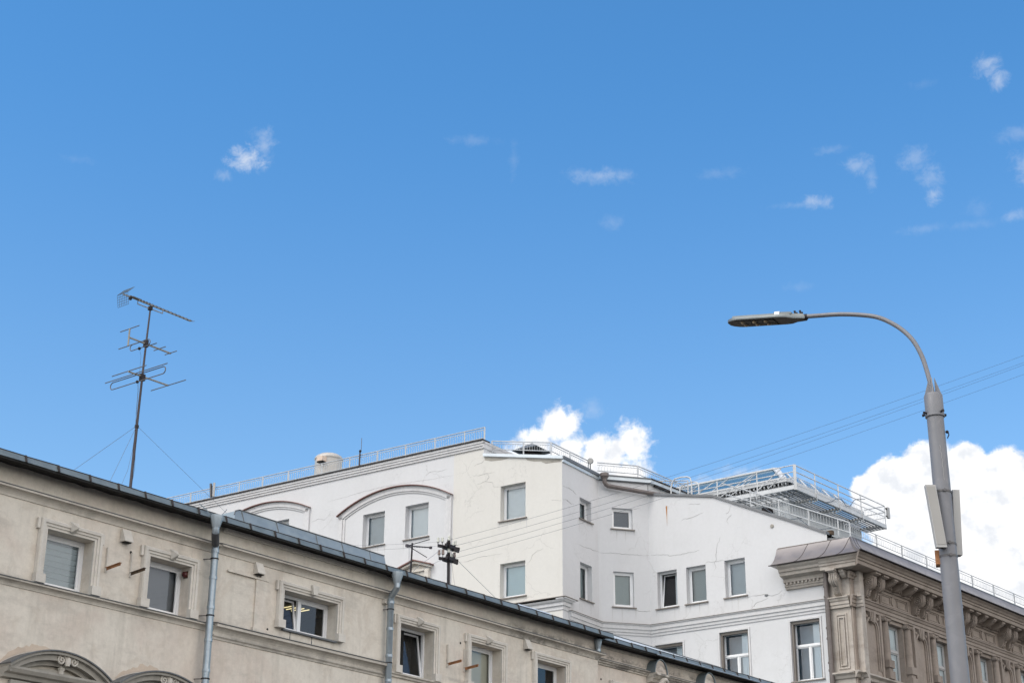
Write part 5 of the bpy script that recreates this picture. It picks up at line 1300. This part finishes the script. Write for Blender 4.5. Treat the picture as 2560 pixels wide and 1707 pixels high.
# thin wisps
wl2 = [(-10.35,27.85,.62,.42,.85),(-9.72,28.4,.34,.52,.38),(-10.0,28.75,.3,.2,.25),(-11.15,27.25,.3,.22,.25),(3.4,27.72,.95,.26,.36),(4.25,27.7,.42,.24,.26),(2.5,27.85,.45,.2,.2),(-1.6,28.95,.8,.18,.13),(.0,28.3,.16,.6,.11),(3.8,26.1,.4,.25,.14),(11.65,26.45,.5,.24,.52),(11.0,26.4,.9,.12,.16),(13.3,27.6,.5,.30,.36),(13.75,27.15,.22,.42,.26),(12.3,28.15,.6,.15,.18),(15.4,27.55,.55,.40,.30),(15.9,26.9,.40,.5,.28),(15.95,26.3,.28,.30,.5),(18.4,30.3,.45,.36,.48),(18.75,29.8,.34,.28,.52),(19.2,27.95,.7,.25,.2),(19.4,26.8,.5,.55,.36),(18.75,25.3,.5,.2,.3),(15.5,25.2,.8,.16,.15),(17.2,25.15,.8,.16,.11),(8.0,27.65,.8,.2,.11),(-16.6,27.2,.5,.14,.08),(10.8,23.6,.5,.18,.09),(2.95,19.65,.45,.3,.24),(8.4,17.2,.9,.35,.7),(7.0,17.0,.8,.3,.5),(9.9,17.0,.9,.4,.3),(17.5,25.7,.4,.3,.1),(16.0,30.0,.5,.15,.06)]
fw, _ = t.noise(t.vmath('ADD', P2, t.vmath('MULTIPLY', warp, (.8,.8,0))), 2.3, 10, .66, 0)
wsum = None
for a, e, rx, ry, am in wl2:
    d = t.vmath('LENGTH', t.vmath('MULTIPLY', t.vmath('SUBTRACT', P2, (a*.94, e, 0)), (1/(rx*1.45), 1/(ry*1.45), 0)), out=1)
    v = t.math('MULTIPLY', t.ss(t.math('ADD', t.math('SUBTRACT', 1., d), t.math('MULTIPLY', t.math('SUBTRACT', fw, .5), 2.3)), .0, 1.25), am)
    v = t.math('MULTIPLY', v, t.ss(d, .75, 1.7, 1., 0.))
    wsum = v if wsum is None else t.math('MAXIMUM', wsum, v)
# broad broken cloud added out of view behind, bright and warm as fill light
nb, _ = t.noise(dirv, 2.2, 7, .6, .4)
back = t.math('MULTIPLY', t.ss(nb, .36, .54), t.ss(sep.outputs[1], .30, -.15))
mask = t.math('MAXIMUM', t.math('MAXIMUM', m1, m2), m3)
SKY_S = .1
shade, _ = t.noise(t.vmath('ADD', P2, (.12,-.2,0)), 1.3, 6, .55)
cc = t.mix(t.ss(shade, .42, .68), rgb(5.7,5.7,5.75), rgb(4.3,4.45,4.7))
# horizon lightens the blue of the clear sky
tint = t.mix(t.ss(el, 9., 33.), rgb(.80,.96,1.01), rgb(.42,.875,1.13))
skyc = t.mix(1., sky.outputs[0], tint, 'MULTIPLY')
wis = t.mix(t.math('MULTIPLY', wsum, .78), skyc, rgb(4.2,4.4,4.75))
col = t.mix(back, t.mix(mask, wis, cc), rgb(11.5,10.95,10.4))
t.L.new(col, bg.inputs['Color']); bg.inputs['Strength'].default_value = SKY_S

sd = bpy.data.lights.new('sun', 'SUN'); sd.energy = .75; sd.angle = R(20); sd.color = (1,.96,.90)
so = bpy.data.objects.new('sun', sd); C.objects.link(so)
sv = Vector((math.sin(R(SUN_AZ))*math.cos(R(SUN_EL)), math.cos(R(SUN_AZ))*math.cos(R(SUN_EL)), math.sin(R(SUN_EL))))
so.rotation_mode = 'QUATERNION'; so.rotation_quaternion = sv.to_track_quat('Z', 'Y'); so.location = (0,0,60)

cam = bpy.data.cameras.new('camera'); co = bpy.data.objects.new('camera', cam); C.objects.link(co)
cam.sensor_width = 36; cam.lens = 36*4119/2560; cam.clip_end = 5000; cam.clip_start = .1
pt, rl = R(22.017), R(.41)
fwd = Vector((0, math.cos(pt), math.sin(pt))); upv = Vector((0, -math.sin(pt), math.cos(pt))); rt = Vector((1,0,0))
r2 = rt*math.cos(rl) + upv*math.sin(rl); u2 = -rt*math.sin(rl) + upv*math.cos(rl)
from mathutils import Matrix
co.matrix_world = Matrix(((r2.x,u2.x,-fwd.x,0),(r2.y,u2.y,-fwd.y,0),(r2.z,u2.z,-fwd.z,1.6),(0,0,0,1)))
scene.camera = co
scene.render.engine = 'CYCLES'
scene.cycles.use_denoising = True
scene.cycles.max_bounces = 6; scene.cycles.transparent_max_bounces = 12
scene.view_settings.view_transform = 'Standard'; scene.view_settings.look = 'None'
scene.view_settings.exposure = 1.0; scene.view_settings.gamma = 1
